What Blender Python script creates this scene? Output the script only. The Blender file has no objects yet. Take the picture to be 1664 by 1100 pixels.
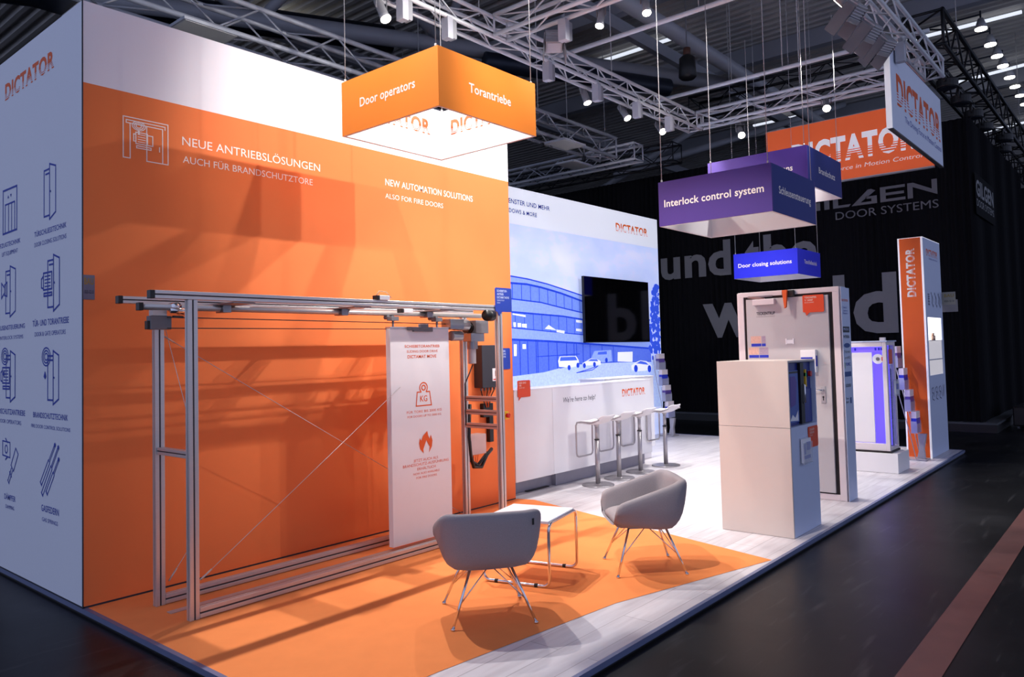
import bpy, bmesh, math, random
from mathutils import Vector, Matrix
random.seed(7)
S = bpy.context.scene
COL = S.collection
PI = math.pi

# ------------------------------------------------------------------ camera
CP = (-1.9878, -5.3727, 1.5923); YAW, PIT, ROL, FPX = 0.703563, 0.042087, -0.024491, 1240.596
fw = Vector((math.cos(YAW)*math.cos(PIT), math.sin(YAW)*math.cos(PIT), math.sin(PIT)))
r0 = Vector((math.sin(YAW), -math.cos(YAW), 0)); u0 = r0.cross(fw)
rt = math.cos(ROL)*r0 + math.sin(ROL)*u0; up = -math.sin(ROL)*r0 + math.cos(ROL)*u0
cam = bpy.data.cameras.new('camera'); camo = bpy.data.objects.new('camera', cam); COL.objects.link(camo)
cam.sensor_width = 36; cam.lens = FPX/1664*36; cam.shift_y = -(550-518.243)/1664
cam.clip_start = .05; cam.clip_end = 300
camo.matrix_world = Matrix(((rt.x, up.x, -fw.x, CP[0]), (rt.y, up.y, -fw.y, CP[1]), (rt.z, up.z, -fw.z, CP[2]), (0, 0, 0, 1)))
S.camera = camo
S.view_settings.view_transform = 'Standard'; S.view_settings.look = 'None'
S.view_settings.gamma = 1; S.view_settings.use_curve_mapping = False
S.view_settings.exposure = 0.0

# ------------------------------------------------------------------ world: dim bluish hall light from the open sides
W = bpy.data.worlds.new('hall_air'); S.world = W; W.use_nodes = True
bg = W.node_tree.nodes['Background']; bg.inputs[0].default_value = (.40, .46, .70, 1); bg.inputs[1].default_value = 1.05
S.cycles.use_denoising = True
S.cycles.max_bounces = 7; S.cycles.sample_clamp_indirect = 4

# ------------------------------------------------------------------ stage light beams (position, target, watts, cone degrees, colour)
WARM = (1, .90, .80); NEUT = (1, .96, .93)
BEAMS = [
 ((.9, -3.22, 4.93), (1.85, -1.87, 3.4), 100, 34, NEUT), ((1.9, -3.22, 4.93), (2.4, 0, 3.6), 150, 66, NEUT), ((3.1, -3.22, 4.93), (2.9, 0, 3.6), 290, 70, NEUT), ((4.6, -3.22, 4.93), (3.2, 0, 3.5), 390, 66, NEUT),
 ((5.6, -3.22, 4.93), (3.5, 0, 3.3), 330, 56, NEUT), ((4.9, -3.22, 4.93), (2.9, -.1, 1.3), 220, 38, WARM),
 ((5.6, -3.22, 4.93), (5.6, 0, 1.0), 230, 60, NEUT), ((6.10, -3.11, 4.9), (7.2, .6, 1.0), 230, 66, NEUT), ((6.75, -3.09, 4.9), (9.0, 1.7, 2.6), 170, 75, NEUT),
 ((1.6, .25, 4.88), (1.5, -2.2, 0), 420, 80, NEUT), ((2.82, .25, 4.88), (2.7, -2.5, 0), 430, 80, NEUT), ((4.6, .25, 4.93), (4.0, -2.2, 0), 190, 80, NEUT),
 ((6.42, .36, 4.93), (6.2, -1.6, 0), 240, 85, NEUT), ((7.41, .36, 4.93), (7.4, -1.2, 0), 300, 85, NEUT), ((8.44, .36, 4.93), (8.6, -1.5, 0), 330, 85, NEUT),
 ((4.6, -.48, 4.85), (6.2, -2.4, 1.2), 330, 60, WARM), ((4.42, -.80, 4.78), (8.5, -2.45, 1.2), 400, 30, NEUT),
 ((9.3, -.55, 4.85), (7.8, -1.0, 0), 200, 80, NEUT), ((9.1, -1.91, 4.9), (8.0, -2.0, 0), 200, 80, NEUT),
 ((.42, -2.4, 4.9), (4.3, -2.6, .9), 560, 44, WARM), ((.42, -1.4, 4.9), (2.2, -1.5, 2.6), 200, 60, WARM),
]
for i, (p, t, w, ang, c) in enumerate(BEAMS):
    l = bpy.data.lights.new('spot_beam', 'SPOT'); l.energy = w; l.spot_size = math.radians(ang); l.spot_blend = .5; l.color = c; l.shadow_soft_size = .03
    o = bpy.data.objects.new('spot_beam', l); COL.objects.link(o); o.location = Vector(p)+(Vector(t)-Vector(p)).normalized()*.18
    o.rotation_euler = (Vector(t)-Vector(p)).to_track_quat('-Z', 'Y').to_euler()

# ------------------------------------------------------------------ materials
def lin(c):
    return tuple(((v/255)/12.92 if v <= 10.3 else (((v/255)+.055)/1.055)**2.4) for v in c)
def M(name, c, rough=.55, metal=0, var=.06, scale=12, bump=0, emit=0, spec=.5, ecol=None, alpha=1, trans=0, bscale=None, stretch=None):
    m = bpy.data.materials.new(name); m.use_nodes = True
    N = m.node_tree.nodes; L = m.node_tree.links; b = N['Principled BSDF']
    c = lin(c)
    tc = N.new('ShaderNodeTexCoord'); no = N.new('ShaderNodeTexNoise'); no.inputs['Scale'].default_value = scale; no.inputs['Detail'].default_value = 4
    src = tc.outputs['Object']
    if stretch:
        mp = N.new('ShaderNodeMapping'); mp.inputs['Scale'].default_value = stretch; L.new(src, mp.inputs[0]); src = mp.outputs[0]
    L.new(src, no.inputs['Vector'])
    mx = N.new('ShaderNodeMix'); mx.data_type = 'RGBA'
    mx.inputs[6].default_value = tuple(v*(1-var) for v in c)+(1,); mx.inputs[7].default_value = tuple(min(1, v*(1+var)) for v in c)+(1,)
    L.new(no.outputs['Fac'], mx.inputs[0]); L.new(mx.outputs[2], b.inputs['Base Color'])
    b.inputs['Roughness'].default_value = rough; b.inputs['Metallic'].default_value = metal; b.inputs['Specular IOR Level'].default_value = spec
    b.inputs['Alpha'].default_value = alpha; b.inputs['Transmission Weight'].default_value = trans
    if bump:
        n2 = N.new('ShaderNodeTexNoise'); n2.inputs['Scale'].default_value = bscale or scale*8; L.new(src, n2.inputs['Vector'])
        bp = N.new('ShaderNodeBump'); bp.inputs['Strength'].default_value = bump; bp.inputs['Distance'].default_value = .01
        L.new(n2.outputs['Fac'], bp.inputs['Height']); L.new(bp.outputs[0], b.inputs['Normal'])
    if emit:
        if ecol: b.inputs['Emission Color'].default_value = lin(ecol)+(1,)
        else: L.new(mx.outputs[2], b.inputs['Emission Color'])
        b.inputs['Emission Strength'].default_value = emit
    return m
BL = .62    # the photo wall is a backlit textile light box
ORANGE = M('orange_fabric', (242, 129, 71), .75, var=.03, scale=3, bump=.05, bscale=900, spec=.25)
WHITEF = M('white_fabric', (240, 240, 244), .8, var=.02, scale=3, bump=.04, bscale=900, spec=.2)
GREYF = M('pale_fabric', (228, 231, 240), .85, var=.03, scale=60, bump=.06, bscale=900, spec=.2)
PRINTW = M('white_print', (250, 238, 230), .7, var=.01)
PRINTB = M('blue_print', (38, 62, 165), .7, var=.02)
PRINTO = M('orange_print', (226, 92, 30), .65, var=.02)
PRINTD = M('dark_print', (40, 42, 56), .6, var=.02)
CARPET = M('orange_carpet', (249, 148, 86), .95, var=.08, scale=6, bump=.25, bscale=700, spec=.1)
ALU = M('aluminium', (206, 200, 197), .34, .55, var=.06, scale=30, stretch=(1, 1, 6))
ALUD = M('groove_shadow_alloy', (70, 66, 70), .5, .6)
STEEL = M('steel', (150, 150, 155), .35, .9)
CHROME = M('chrome', (225, 222, 224), .1, 1, var=.02)
BLACKP = M('black_plastic', (18, 18, 20), .45)
GREYP = M('grey_plastic', (112, 112, 118), .5)
DKGREY = M('dark_cabinet_paint', (46, 46, 54), .5)
WHITE = M('white_laminate', (236, 232, 234), .45, var=.015)
WHITEG = M('white_gloss', (244, 243, 246), .25, var=.01)
TAUPE = M('grey_laminate', (206, 194, 188), .5, var=.015)
PLINTH = M('grey_plinth', (150, 148, 160), .5)
SILV = M('silver_paint', (176, 172, 176), .4, .3)
CHAIR = M('grey_wool', (150, 144, 149), .95, var=.18, scale=220, bump=.3, bscale=600, spec=.1)
SEATW = M('white_stool', (232, 228, 230), .35, var=.01)
SATIN = M('satin_steel', (168, 164, 168), .35, .75)
TVB = M('tv_glass', (4, 4, 5), .05, var=0, spec=1.0)
ORBOX = M('orange_sign', (246, 138, 48), .6, var=.02, spec=.3)
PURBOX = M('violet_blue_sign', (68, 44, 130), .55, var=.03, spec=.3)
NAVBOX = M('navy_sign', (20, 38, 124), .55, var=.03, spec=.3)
BLUBOX = M('royal_blue_sign', (40, 44, 214), .55, var=.03, spec=.3)
SIGNIN = M('white_sign_inside', (238, 234, 236), .6, var=.01)
REDTAG = M('red_orange_tag', (226, 74, 30), .5, var=.03)
BLUTAG = M('blue_tag', (26, 60, 165), .5, var=.03)
TAGTXT = M('tag_print', (240, 205, 190), .6)
TAGTXB = M('tag_print_pale', (190, 205, 240), .6)
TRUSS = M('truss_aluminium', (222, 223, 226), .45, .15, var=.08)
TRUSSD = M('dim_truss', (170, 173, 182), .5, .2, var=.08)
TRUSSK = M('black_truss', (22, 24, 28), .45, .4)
DECK = M('roof_deck', (190, 186, 182), .6, .0, var=.15, scale=.6)
BEAM = M('roof_steel', (160, 161, 168), .55, .1, var=.1, scale=2)
DUCT = M('duct', (40, 46, 60), .4, .5)
CURT = M('black_curtain', (22, 22, 25), .95, spec=.1)
CURTXT = M('grey_lettering', (132, 132, 135), .7)
LENS = M('lamp_lens', (255, 246, 230), .3, emit=14, ecol=(255, 244, 226))
LENSOFF = M('lamp_glass', (190, 190, 200), .15)
TUBEL = M('led_tube', (255, 255, 255), .3, emit=1.1, ecol=(215, 222, 235))
CEILSP = M('hall_lamp', (255, 255, 255), .3, emit=9, ecol=(255, 252, 240))
PANELG = M('led_panel_off', (200, 202, 200), .5)
WIRE = M('steel_wire', (180, 178, 178), .7, 0)
LAMPB = M('lamp_housing', (156, 156, 160), .45, .3)
BALL = M('ballast_box', (186, 186, 194), .5)
ROPEBEIGE = M('beige_cable', (180, 160, 130), .6)
DOORG = M('door_leaf_grey', (192, 188, 190), .45, var=.02)
FRAMEW = M('door_frame_white', (226, 214, 216), .4, var=.02)
PALEBLUE = M('pale_panel', (196, 206, 232), .55, var=.02)
SEAL = M('black_seal', (28, 18, 20), .6)
COLOR_ = M('column_orange', (236, 98, 18), .55, var=.02)
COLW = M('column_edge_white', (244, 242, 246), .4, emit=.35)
ACRYL = M('clear_acrylic', (222, 226, 240), .12, alpha=.35)
VIOLET = M('violet_glow', (120, 90, 255), .5, emit=1.0, ecol=(112, 92, 255))
NICHEL = M('niche_light', (255, 255, 255), .5, emit=1.6, ecol=(255, 250, 246))
NAVY = M('navy_panel', (20, 36, 120), .4, var=.15, scale=8)
CATW = M('booklet_white', (238, 226, 226), .5)
CATB = M('booklet_blue', (36, 54, 190), .5)
CATP = M('booklet_violet', (92, 70, 150), .5)
CATR = M('booklet_red', (200, 70, 50), .5)
YELL = M('yellow_plastic', (236, 190, 40), .5)
RED = M('red_button', (200, 24, 22), .35)
GLASS = M('pane_glass', (190, 205, 225), .05, alpha=.25)
# photo wall inks (backlit)
MU = lambda n, c: M('photo_wall_'+n, c, .8, var=.22 if 'white' not in n else .03, scale=26, emit=dict(white=.46, text=.08, logo=.25).get(n, BL), spec=.1)
M_FAC, M_ROW, M_ROW2, M_GRD = MU('facade', (140, 164, 238)), MU('windows', (112, 140, 230)), MU('windows_low', (98, 126, 226)), MU('groundfloor', (84, 110, 216))
M_LINE, M_DRV, M_WHT, M_TREE, M_CARD, M_HEAD, M_TXT, M_LOGO = MU('lines', (34, 66, 200)), MU('drive', (178, 196, 250)), MU('cars', (232, 236, 252)), MU('tree', (52, 84, 214)), MU('car_glass', (70, 100, 220)), MU('white', (238, 242, 252)), MU('text', (30, 52, 160)), MU('logo', (232, 110, 50))

def special(name):
    m = bpy.data.materials.new(name); m.use_nodes = True; return m, m.node_tree.nodes, m.node_tree.links, m.node_tree.nodes['Principled BSDF']
def ramp(N, stops):
    r = N.new('ShaderNodeValToRGB'); e = r.color_ramp.elements
    e[0].position, e[0].color = stops[0][0], lin(stops[0][1])+(1,); e[1].position, e[1].color = stops[-1][0], lin(stops[-1][1])+(1,)
    for p, c in stops[1:-1]:
        q = e.new(p); q.color = lin(c)+(1,)
    return r
def mapping(N, L, scale, coord='Object', rot=(0, 0, 0)):
    tc = N.new('ShaderNodeTexCoord'); mp = N.new('ShaderNodeMapping'); mp.inputs['Scale'].default_value = scale; mp.inputs['Rotation'].default_value = rot
    L.new(tc.outputs[coord], mp.inputs[0]); return mp.outputs[0]
# printed sky with clouds
M_SKY, N, L, B = special('photo_wall_sky')
n = N.new('ShaderNodeTexNoise'); n.inputs['Scale'].default_value = 1.1; n.inputs['Detail'].default_value = 7; n.inputs['Roughness'].default_value = .55
L.new(mapping(N, L, (1, 1, 1.9)), n.inputs['Vector'])
rp = ramp(N, [(.40, (190, 203, 246)), (.54, (198, 209, 247)), (.62, (212, 216, 246)), (.72, (224, 224, 246))]); L.new(n.outputs['Fac'], rp.inputs[0])
L.new(rp.outputs[0], B.inputs['Base Color']); L.new(rp.outputs[0], B.inputs['Emission Color']); B.inputs['Emission Strength'].default_value = BL; B.inputs['Roughness'].default_value = .85
# white-washed plank floor
PLANK, N, L, B = special('whitewashed_planks')
br = N.new('ShaderNodeTexBrick'); br.inputs['Scale'].default_value = 1; br.inputs['Brick Width'].default_value = 1.3; br.inputs['Row Height'].default_value = .19
br.inputs['Mortar Size'].default_value = .0025; br.inputs['Color1'].default_value = lin((226, 222, 226))+(1,); br.inputs['Color2'].default_value = lin((212, 208, 213))+(1,); br.inputs['Mortar'].default_value = lin((176, 170, 174))+(1,)
L.new(mapping(N, L, (1, 1, 1)), br.inputs['Vector'])
n = N.new('ShaderNodeTexNoise'); n.inputs['Scale'].default_value = 3; n.inputs['Detail'].default_value = 6; L.new(mapping(N, L, (.7, 7, 1)), n.inputs['Vector'])
rp = ramp(N, [(.3, (176, 168, 172)), (.62, (255, 255, 255))]); L.new(n.outputs['Fac'], rp.inputs[0])
mx = N.new('ShaderNodeMix'); mx.data_type = 'RGBA'; mx.blend_type = 'MULTIPLY'; mx.inputs[0].default_value = .3
L.new(br.outputs['Color'], mx.inputs[6]); L.new(rp.outputs[0], mx.inputs[7]); L.new(mx.outputs[2], B.inputs['Base Color'])
B.inputs['Roughness'].default_value = .42
# dark polished hall concrete with scratches
CONC, N, L, B = special('dark_concrete')
n = N.new('ShaderNodeTexNoise'); n.inputs['Scale'].default_value = .9; n.inputs['Detail'].default_value = 9; n.inputs['Roughness'].default_value = .65; L.new(mapping(N, L, (1, 1, 1)), n.inputs['Vector'])
rp = ramp(N, [(.3, (11, 12, 16)), (.55, (16, 17, 21)), (.75, (30, 31, 35))]); L.new(n.outputs['Fac'], rp.inputs[0])
n3 = N.new('ShaderNodeTexNoise'); n3.inputs['Scale'].default_value = 4; n3.inputs['Detail'].default_value = 8; L.new(mapping(N, L, (.5, 5, 1), rot=(0, 0, .5)), n3.inputs['Vector'])
r3 = ramp(N, [(.60, (0, 0, 0)), (.78, (70, 70, 72))]); L.new(n3.outputs['Fac'], r3.inputs[0])
mx = N.new('ShaderNodeMix'); mx.data_type = 'RGBA'; mx.blend_type = 'ADD'; mx.inputs[0].default_value = .55
L.new(rp.outputs[0], mx.inputs[6]); L.new(r3.outputs[0], mx.inputs[7]); L.new(mx.outputs[2], B.inputs['Base Color'])
rr = N.new('ShaderNodeMapRange'); rr.inputs[3].default_value = .28; rr.inputs[4].default_value = .5; L.new(n.outputs['Fac'], rr.inputs[0]); L.new(rr.outputs[0], B.inputs['Roughness'])
B.inputs['Specular IOR Level'].default_value = .22
STRIPE = M('faded_red_floor_paint', (92, 58, 56), .5, var=.25, scale=7)

# ------------------------------------------------------------------ geometry helpers
class MB:
    def __init__(s, root=None):
        s.bm = bmesh.new(); s.mi = 0
        s.o = Vector(root.location) if isinstance(root, bpy.types.Object) else Vector(root or (0, 0, 0))
    def v(s, p): return s.bm.verts.new(Vector(p)-s.o)
    def f(s, vs):
        try:
            q = s.bm.faces.new(vs); q.material_index = s.mi; return q
        except ValueError: return None
    def box(s, x0, x1, y0, y1, z0, z1):
        a = [s.v((x, y, z)) for z in (z0, z1) for x, y in ((x0, y0), (x1, y0), (x1, y1), (x0, y1))]
        for q in ((3, 2, 1, 0), (4, 5, 6, 7), (0, 1, 5, 4), (1, 2, 6, 5), (2, 3, 7, 6), (3, 0, 4, 7)): s.f([a[i] for i in q])
        return s
    def bar(s, a, b, w, h, up=(0, 0, 1)):
        a, b = Vector(a), Vector(b); d = (b-a).normalized(); upv = Vector(up)
        if abs(d.dot(upv)) > .98: upv = Vector((0, 1, 0))
        x = d.cross(upv).normalized(); z = x.cross(d)
        vs = [s.v(p+x*i*w/2+z*j*h/2) for p in (a, b) for i, j in ((-1, -1), (1, -1), (1, 1), (-1, 1))]
        for q in ((3, 2, 1, 0), (4, 5, 6, 7), (0, 1, 5, 4), (1, 2, 6, 5), (2, 3, 7, 6), (3, 0, 4, 7)): s.f([vs[i] for i in q])
        return s
    def tube(s, pts, r, n=8, closed=False):
        P = [Vector(p) for p in pts]; m = len(P); rings = []; prev = None
        for i in range(m):
            if closed: d = P[(i+1) % m]-P[i-1]
            else: d = P[min(i+1, m-1)]-P[max(i-1, 0)]
            d.normalize()
            if prev is None:
                prev = d.orthogonal().normalized()
            prev = (prev-d*prev.dot(d)).normalized(); q = d.cross(prev)
            rad = r[i] if isinstance(r, (list, tuple)) else r
            rings.append([s.v(P[i]+(prev*math.cos(2*PI*k/n)+q*math.sin(2*PI*k/n))*rad) for k in range(n)])
        for i in range(m if closed else m-1):
            A, Bq = rings[i], rings[(i+1) % m]
            for k in range(n): s.f((A[k], A[(k+1) % n], Bq[(k+1) % n], Bq[k]))
        if not closed: s.f(rings[0][::-1]); s.f(rings[-1])
        return s
    def cyl(s, a, b, r, n=16): return s.tube([a, b], r, n)
    def prism(s, F, pts, d0, d1):
        A = [s.v(F.P(x, y, d0)) for x, y in pts]; Bq = [s.v(F.P(x, y, d1)) for x, y in pts]; n = len(pts)
        s.f(A[::-1]); s.f(Bq)
        for i in range(n): s.f((A[i], A[(i+1) % n], Bq[(i+1) % n], Bq[i]))
        return s
    def poly(s, F, pts, d=.002):
        s.f([s.v(F.P(x, y, d)) for x, y in pts]); return s
    def rect(s, F, a0, a1, b0, b1, d=.002): return s.poly(F, ((a0, b0), (a1, b0), (a1, b1), (a0, b1)), d)
    def stroke(s, F, pts, w, d=.002, closed=False):
        d = min(d, .0014) if d == .003 else d
        P = [Vector(p) for p in pts]; n = len(P)
        for i in range(n if closed else n-1):
            a, b = P[i], P[(i+1) % n]; t = (b-a)
            if t.length < 1e-6: continue
            t.normalize(); q = Vector((-t.y, t.x))*w/2; e = t*w/2
            s.k = (getattr(s, 'k', 0)+1) % 60
            s.f([s.v(F.P(*c, d+s.k*1.2e-5)) for c in (a-e-q, b+e-q, b+e+q, a-e+q)])
        return s
    def disc(s, F, cx, cy, r, d=.002, n=20, r2=None):
        s.poly(F, [(cx+r*math.cos(2*PI*k/n), cy+(r2 or r)*math.sin(2*PI*k/n)) for k in range(n)], d); return s
    def build(s, name, mats, parent=None, smooth=False, bevel=0, subsurf=0):
        me = bpy.data.meshes.new(name)
        if smooth:
            bmesh.ops.recalc_face_normals(s.bm, faces=s.bm.faces)
            for q in s.bm.faces: q.smooth = True
        elif s.bm.faces:
            pass
        s.bm.to_mesh(me); s.bm.free()
        for m in (mats if isinstance(mats, (list, tuple)) else [mats]): me.materials.append(m)
        o = bpy.data.objects.new(name, me); COL.objects.link(o)
        if parent: o.parent = parent
        else: o.location = s.o
        if bevel:
            b = o.modifiers.new('bevel', 'BEVEL'); b.width = bevel; b.segments = 2; b.limit_method = 'ANGLE'
        if subsurf:
            b = o.modifiers.new('sub', 'SUBSURF'); b.levels = b.render_levels = subsurf
        return o
class Face:
    def __init__(s, o, u, v): s.o, s.u, s.v = Vector(o), Vector(u), Vector(v); s.n = s.u.cross(s.v)
    def P(s, a, b, d=0): return s.o+s.u*a+s.v*b+s.n*d
def FY(y): return Face((0, y, 0), (1, 0, 0), (0, 0, 1))        # surface facing the aisle; a = x
def FX(x): return Face((x, 0, 0), (0, -1, 0), (0, 0, 1))       # surface facing the entrance end; a = -y
def tag(o, label, cat, group=None, kind=None):
    if label: o['label'] = label
    if cat: o['category'] = cat
    if group: o['group'] = group
    if kind: o['kind'] = kind
    return o
def thing(name, label, cat, loc=(0, 0, 0), rz=0, group=None):
    o = bpy.data.objects.new(name, None); COL.objects.link(o); o.location = loc; o.rotation_euler = (0, 0, rz); o.empty_display_size = .1
    return tag(o, label, cat, group)
def struct(o): o['kind'] = 'structure'; return o
def dup(root, loc, rz=None, label=None):
    r = root.copy(); COL.objects.link(r); r.location = loc
    if rz is not None: r.rotation_euler = (0, 0, rz)
    if label: r['label'] = label
    def rec(a, b):
        for ch in list(a.children):
            c = ch.copy(); COL.objects.link(c); c.parent = b; rec(ch, c)
    rec(root, r); return r

_tc = {}
def text_mesh(body, bold):
    k = (body, bold)
    if k not in _tc:
        cu = bpy.data.curves.new('t', 'FONT'); cu.body = body; cu.size = 1; cu.offset = bold; cu.resolution_u = 3; cu.align_x = 'LEFT'; cu.space_character = 1+bold*2.2
        o = bpy.data.objects.new('t', cu); me = bpy.data.meshes.new_from_object(o)
        V = [tuple(v.co) for v in me.vertices]; Fc = [tuple(p.vertices) for p in me.polygons]
        bpy.data.objects.remove(o); bpy.data.meshes.remove(me); bpy.data.curves.remove(cu)
        _tc[k] = (V, Fc)
    return _tc[k]
_H = text_mesh('H', 0)
CAPH = max(v[1] for v in _H[0])
def text(F, body, x, y, w, h, mat, parent, d=.0012, bold=0, stripes=False, align='L', slant=0, root=None, name='lettering', depth=0):
    V, Fc = text_mesh(body, bold)
    x0 = min(v[0] for v in V); x1 = max(v[0] for v in V)
    sx = w/(x1-x0) if w else h/CAPH; sy = h/CAPH
    if not w: w = (x1-x0)*sx
    ox = x-(0 if align == 'L' else w/2 if align == 'C' else w)
    b = MB(root if root is not None else (rootof(parent) if parent else None))
    bm = bmesh.new(); vs = [bm.verts.new(((v[0]-x0)*sx, v[1]*sy, 0)) for v in V]
    for q in Fc:
        try: bm.faces.new([vs[i] for i in q])
        except ValueError: pass
    if stripes:
        for lo, hi in ((.36, .40), (.255, .31), (.15, .215), (.04, .115)):
            for yy in (lo*h, hi*h):
                bmesh.ops.bisect_plane(bm, geom=bm.verts[:]+bm.edges[:]+bm.faces[:], plane_co=(0, yy, 0), plane_no=(0, 1, 0))
            dele = [q for q in bm.faces if lo*h < q.calc_center_median().y < hi*h]
            bmesh.ops.delete(bm, geom=dele, context='FACES')
    if depth:
        ret = bmesh.ops.extrude_face_region(bm, geom=bm.faces[:])
        for e in ret['geom']:
            if isinstance(e, bmesh.types.BMVert): e.co.z += depth
    mp = {}
    for v in bm.verts: mp[v] = b.v(F.P(ox+v.co.x+slant*v.co.y, y+v.co.y, d+v.co.z))
    for q in bm.faces: b.f([mp[v] for v in q.verts])
    bm.free()
    return b.build(name, mat, parent)
def rootof(o):
    while o.parent: o = o.parent
    return o

# ------------------------------------------------------------------ setting
ZF = -.05
b = MB(); b.box(-14, 46, -14, 34, ZF-.2, ZF); fl = struct(b.build('floor', CONC))
b = MB(); b.poly(Face((0, 0, ZF), (1, 0, 0), (0, 1, 0)), ((-6, -4.33), (46, -4.15), (46, -4.28), (-6, -4.52)), .003); b.build('painted_line', STRIPE, fl)
# roof deck: trapezoid ribs running across the hall
b = MB(); x = -4.0; prof = []
while x < 46:
    prof += [(x, 9.5), (x+.11, 9.5), (x+.15, 9.62), (x+.26, 9.62)]; x += .30
pr = [(b.v((px, -14, pz)), b.v((px, 34, pz))) for px, pz in prof]
for i in range(len(pr)-1): b.f((pr[i][0], pr[i][1], pr[i+1][1], pr[i+1][0]))
struct(b.build('ceiling', DECK))
b = MB(); b.box(46, 46.2, -14, 34, ZF, 9.7); struct(b.build('wall_far', M('hall_wall', (30, 31, 36), .8)))
b = MB(); b.box(-4, 46, 34, 34.2, ZF, 9.7); struct(b.build('wall_back', M('hall_wall_back', (26, 27, 32), .8)))

# raised stand platform
pf = thing('platform', None, None); struct(pf)
b = MB(); b.box(.02, 10.72, -3.115, 1.9, ZF+.002, -.012); b.build('platform_base', BLACKP, pf)
b = MB(); b.box(.03, 10.71, -3.11, 1.89, -.012, -.002)
b.build('plank_floor', PLANK, pf)
b = MB(); b.poly(Face((0, 0, 0), (1, 0, 0), (0, 1, 0)), ((.03, -.001), (.03, -2.50), (.718, -2.545), (2.103, -2.694), (3.60, -3.10), (4.413, -.19), (4.36, -.001)), 0)
b.build('carpet', CARPET, pf)
EDGE = M('platform_edge', (112, 122, 158), .4, .3)
b = MB(); b.box(0, 10.74, -3.137, -3.11, ZF+.018, .001); b.box(0, .03, -3.137, 1.9, ZF+.018, .001); b.box(10.71, 10.74, -3.137, 1.9, ZF+.018, .001); b.build('edge_trim', EDGE, pf)
b = MB(); b.box(.012, 10.728, -3.124, 1.89, ZF, ZF+.018); b.build('shadow_gap', BLACKP, pf)

# corner wall block: orange side, white fascia, pale end side
wl = MB(); wl.box(.012, 4.335, .012, 1.85, 0, 3.99); wl = struct(wl.build('wall_left', WHITE))
b = MB(); b.box(0, 4.335, 0, .012, .012, 3.447); b.build('orange_textile', ORANGE, wl)
b = MB(); b.box(0, 4.335, 0, .012, 3.447, 4.0); b.build('white_textile', WHITEF, wl)
b = MB(); b.box(0, .012, .012, 1.85, .012, 4.0); b.build('end_textile', GREYF, wl)
b = MB(); b.box(-.003, .004, -.003, .004, 0, 4.0); b.box(0, 4.335, 0, .01, 0, .012); b.box(0, .012, 0, 1.85, 0, .012); b.build('dark_joint', PRINTD, wl)
F0 = FY(0)
text(F0, 'NEUE ANTRIEBSLÖSUNGEN', .676, 3.153, 1.198, .062, PRINTW, wl)
text(F0, 'AUCH FÜR BRANDSCHUTZTORE', .68, 3.024, 1.118, .050, PRINTW, wl)
text(F0, 'NEW AUTOMATION SOLUTIONS', 2.589, 3.147, 1.171, .060, PRINTW, wl, bold=.008)
text(F0, 'ALSO FOR FIRE DOORS', 2.586, 3.026, .743, .046, PRINTW, wl)
b = MB(); st = lambda p, c=False, w=.007: b.stroke(F0, p, w, .003, c)
st([(.26, 2.99), (.26, 3.276), (.571, 3.276), (.571, 2.987), (.532, 2.987), (.532, 3.235), (.28, 3.235), (.28, 3.255), (.55, 3.255), (.55, 3.235)]); st([(.26, 2.99), (.306, 2.99), (.306, 3.235)])
st([(.42, 3.235), (.42, 2.987), (.532, 2.987)]); st([(.51, 3.10), (.51, 3.07)])
st([(.345, 3.18), (.345, 3.10), (.425, 3.10), (.425, 3.18)], True); st([(.425, 3.17), (.462, 3.17), (.462, 3.10), (.425, 3.10)]); st([(.345, 3.165), (.33, 3.165), (.33, 3.115), (.345, 3.115)])
st([(.35, 3.085), (.45, 3.085), (.45, 3.07), (.35, 3.07)], True)
for k in range(4): st([(.36, 3.115+.017*k), (.41, 3.115+.017*k)], w=.005)
for r_ in (.045, .032, .018): b.stroke(F0, [(.365+r_*math.cos(t*PI/8), 3.225+.7*r_*math.sin(t*PI/8)) for t in range(17)], .006, .003)
st([(.365, 3.19), (.365, 3.175)], w=.014)
b.build('door_drive_icon', PRINTW, wl)

# end side lettering and pictograms (a = -y)
FL = FX(0); K = lambda pts: [(-y, z) for y, z in pts]
text(FL, 'DICTATOR', -1.54, 3.683, 1.04, .118, PRINTO, wl, bold=.038, stripes=True, name='logo')
for s_, y, z, w, h in (('AUFZUGTECHNIK', 1.75, 2.508, .57, .034), ('LIFT EQUIPMENT', 1.602, 2.438, .363, .032), ('TÜRSCHLIESSTECHNIK', .884, 2.511, .611, .036), ('DOOR CLOSING SOLUTIONS', .883, 2.436, .61, .032),
                    ('SCHLEUSENSTEUERUNG', 1.84, 1.855, .76, .034), ('DOOR INTERLOCK SYSTEMS', 1.83, 1.779, .714, .027), ('TÜR- UND TORANTRIEBE', .917, 1.857, .685, .042), ('DOOR & GATE OPERATORS', .873, 1.783, .588, .031),
                    ('BRANDSCHUTZANTRIEBE', 1.84, 1.2, .77, .040), ('FIRE DOOR OPERATORS', 1.80, 1.129, .646, .030), ('BRANDSCHUTZTECHNIK', .902, 1.198, .656, .038), ('FIRE DOOR CONTROL SOLUTIONS', .941, 1.124, .735, .025),
                    ('DÄMPFER', 1.525, .545, .251, .040), ('DAMPING', 1.497, .478, .194, .028), ('GASFEDERN', .736, .544, .329, .044), ('GAS SPRINGS', .721, .474, .297, .027)):
    text(FL, s_, -y, z, w, h, PRINTB, wl, bold=.012 if h > .0335 else 0)
b = MB(); st = lambda p, c=False, w=.013: b.stroke(FL, K(p), w, .003, c)
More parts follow.
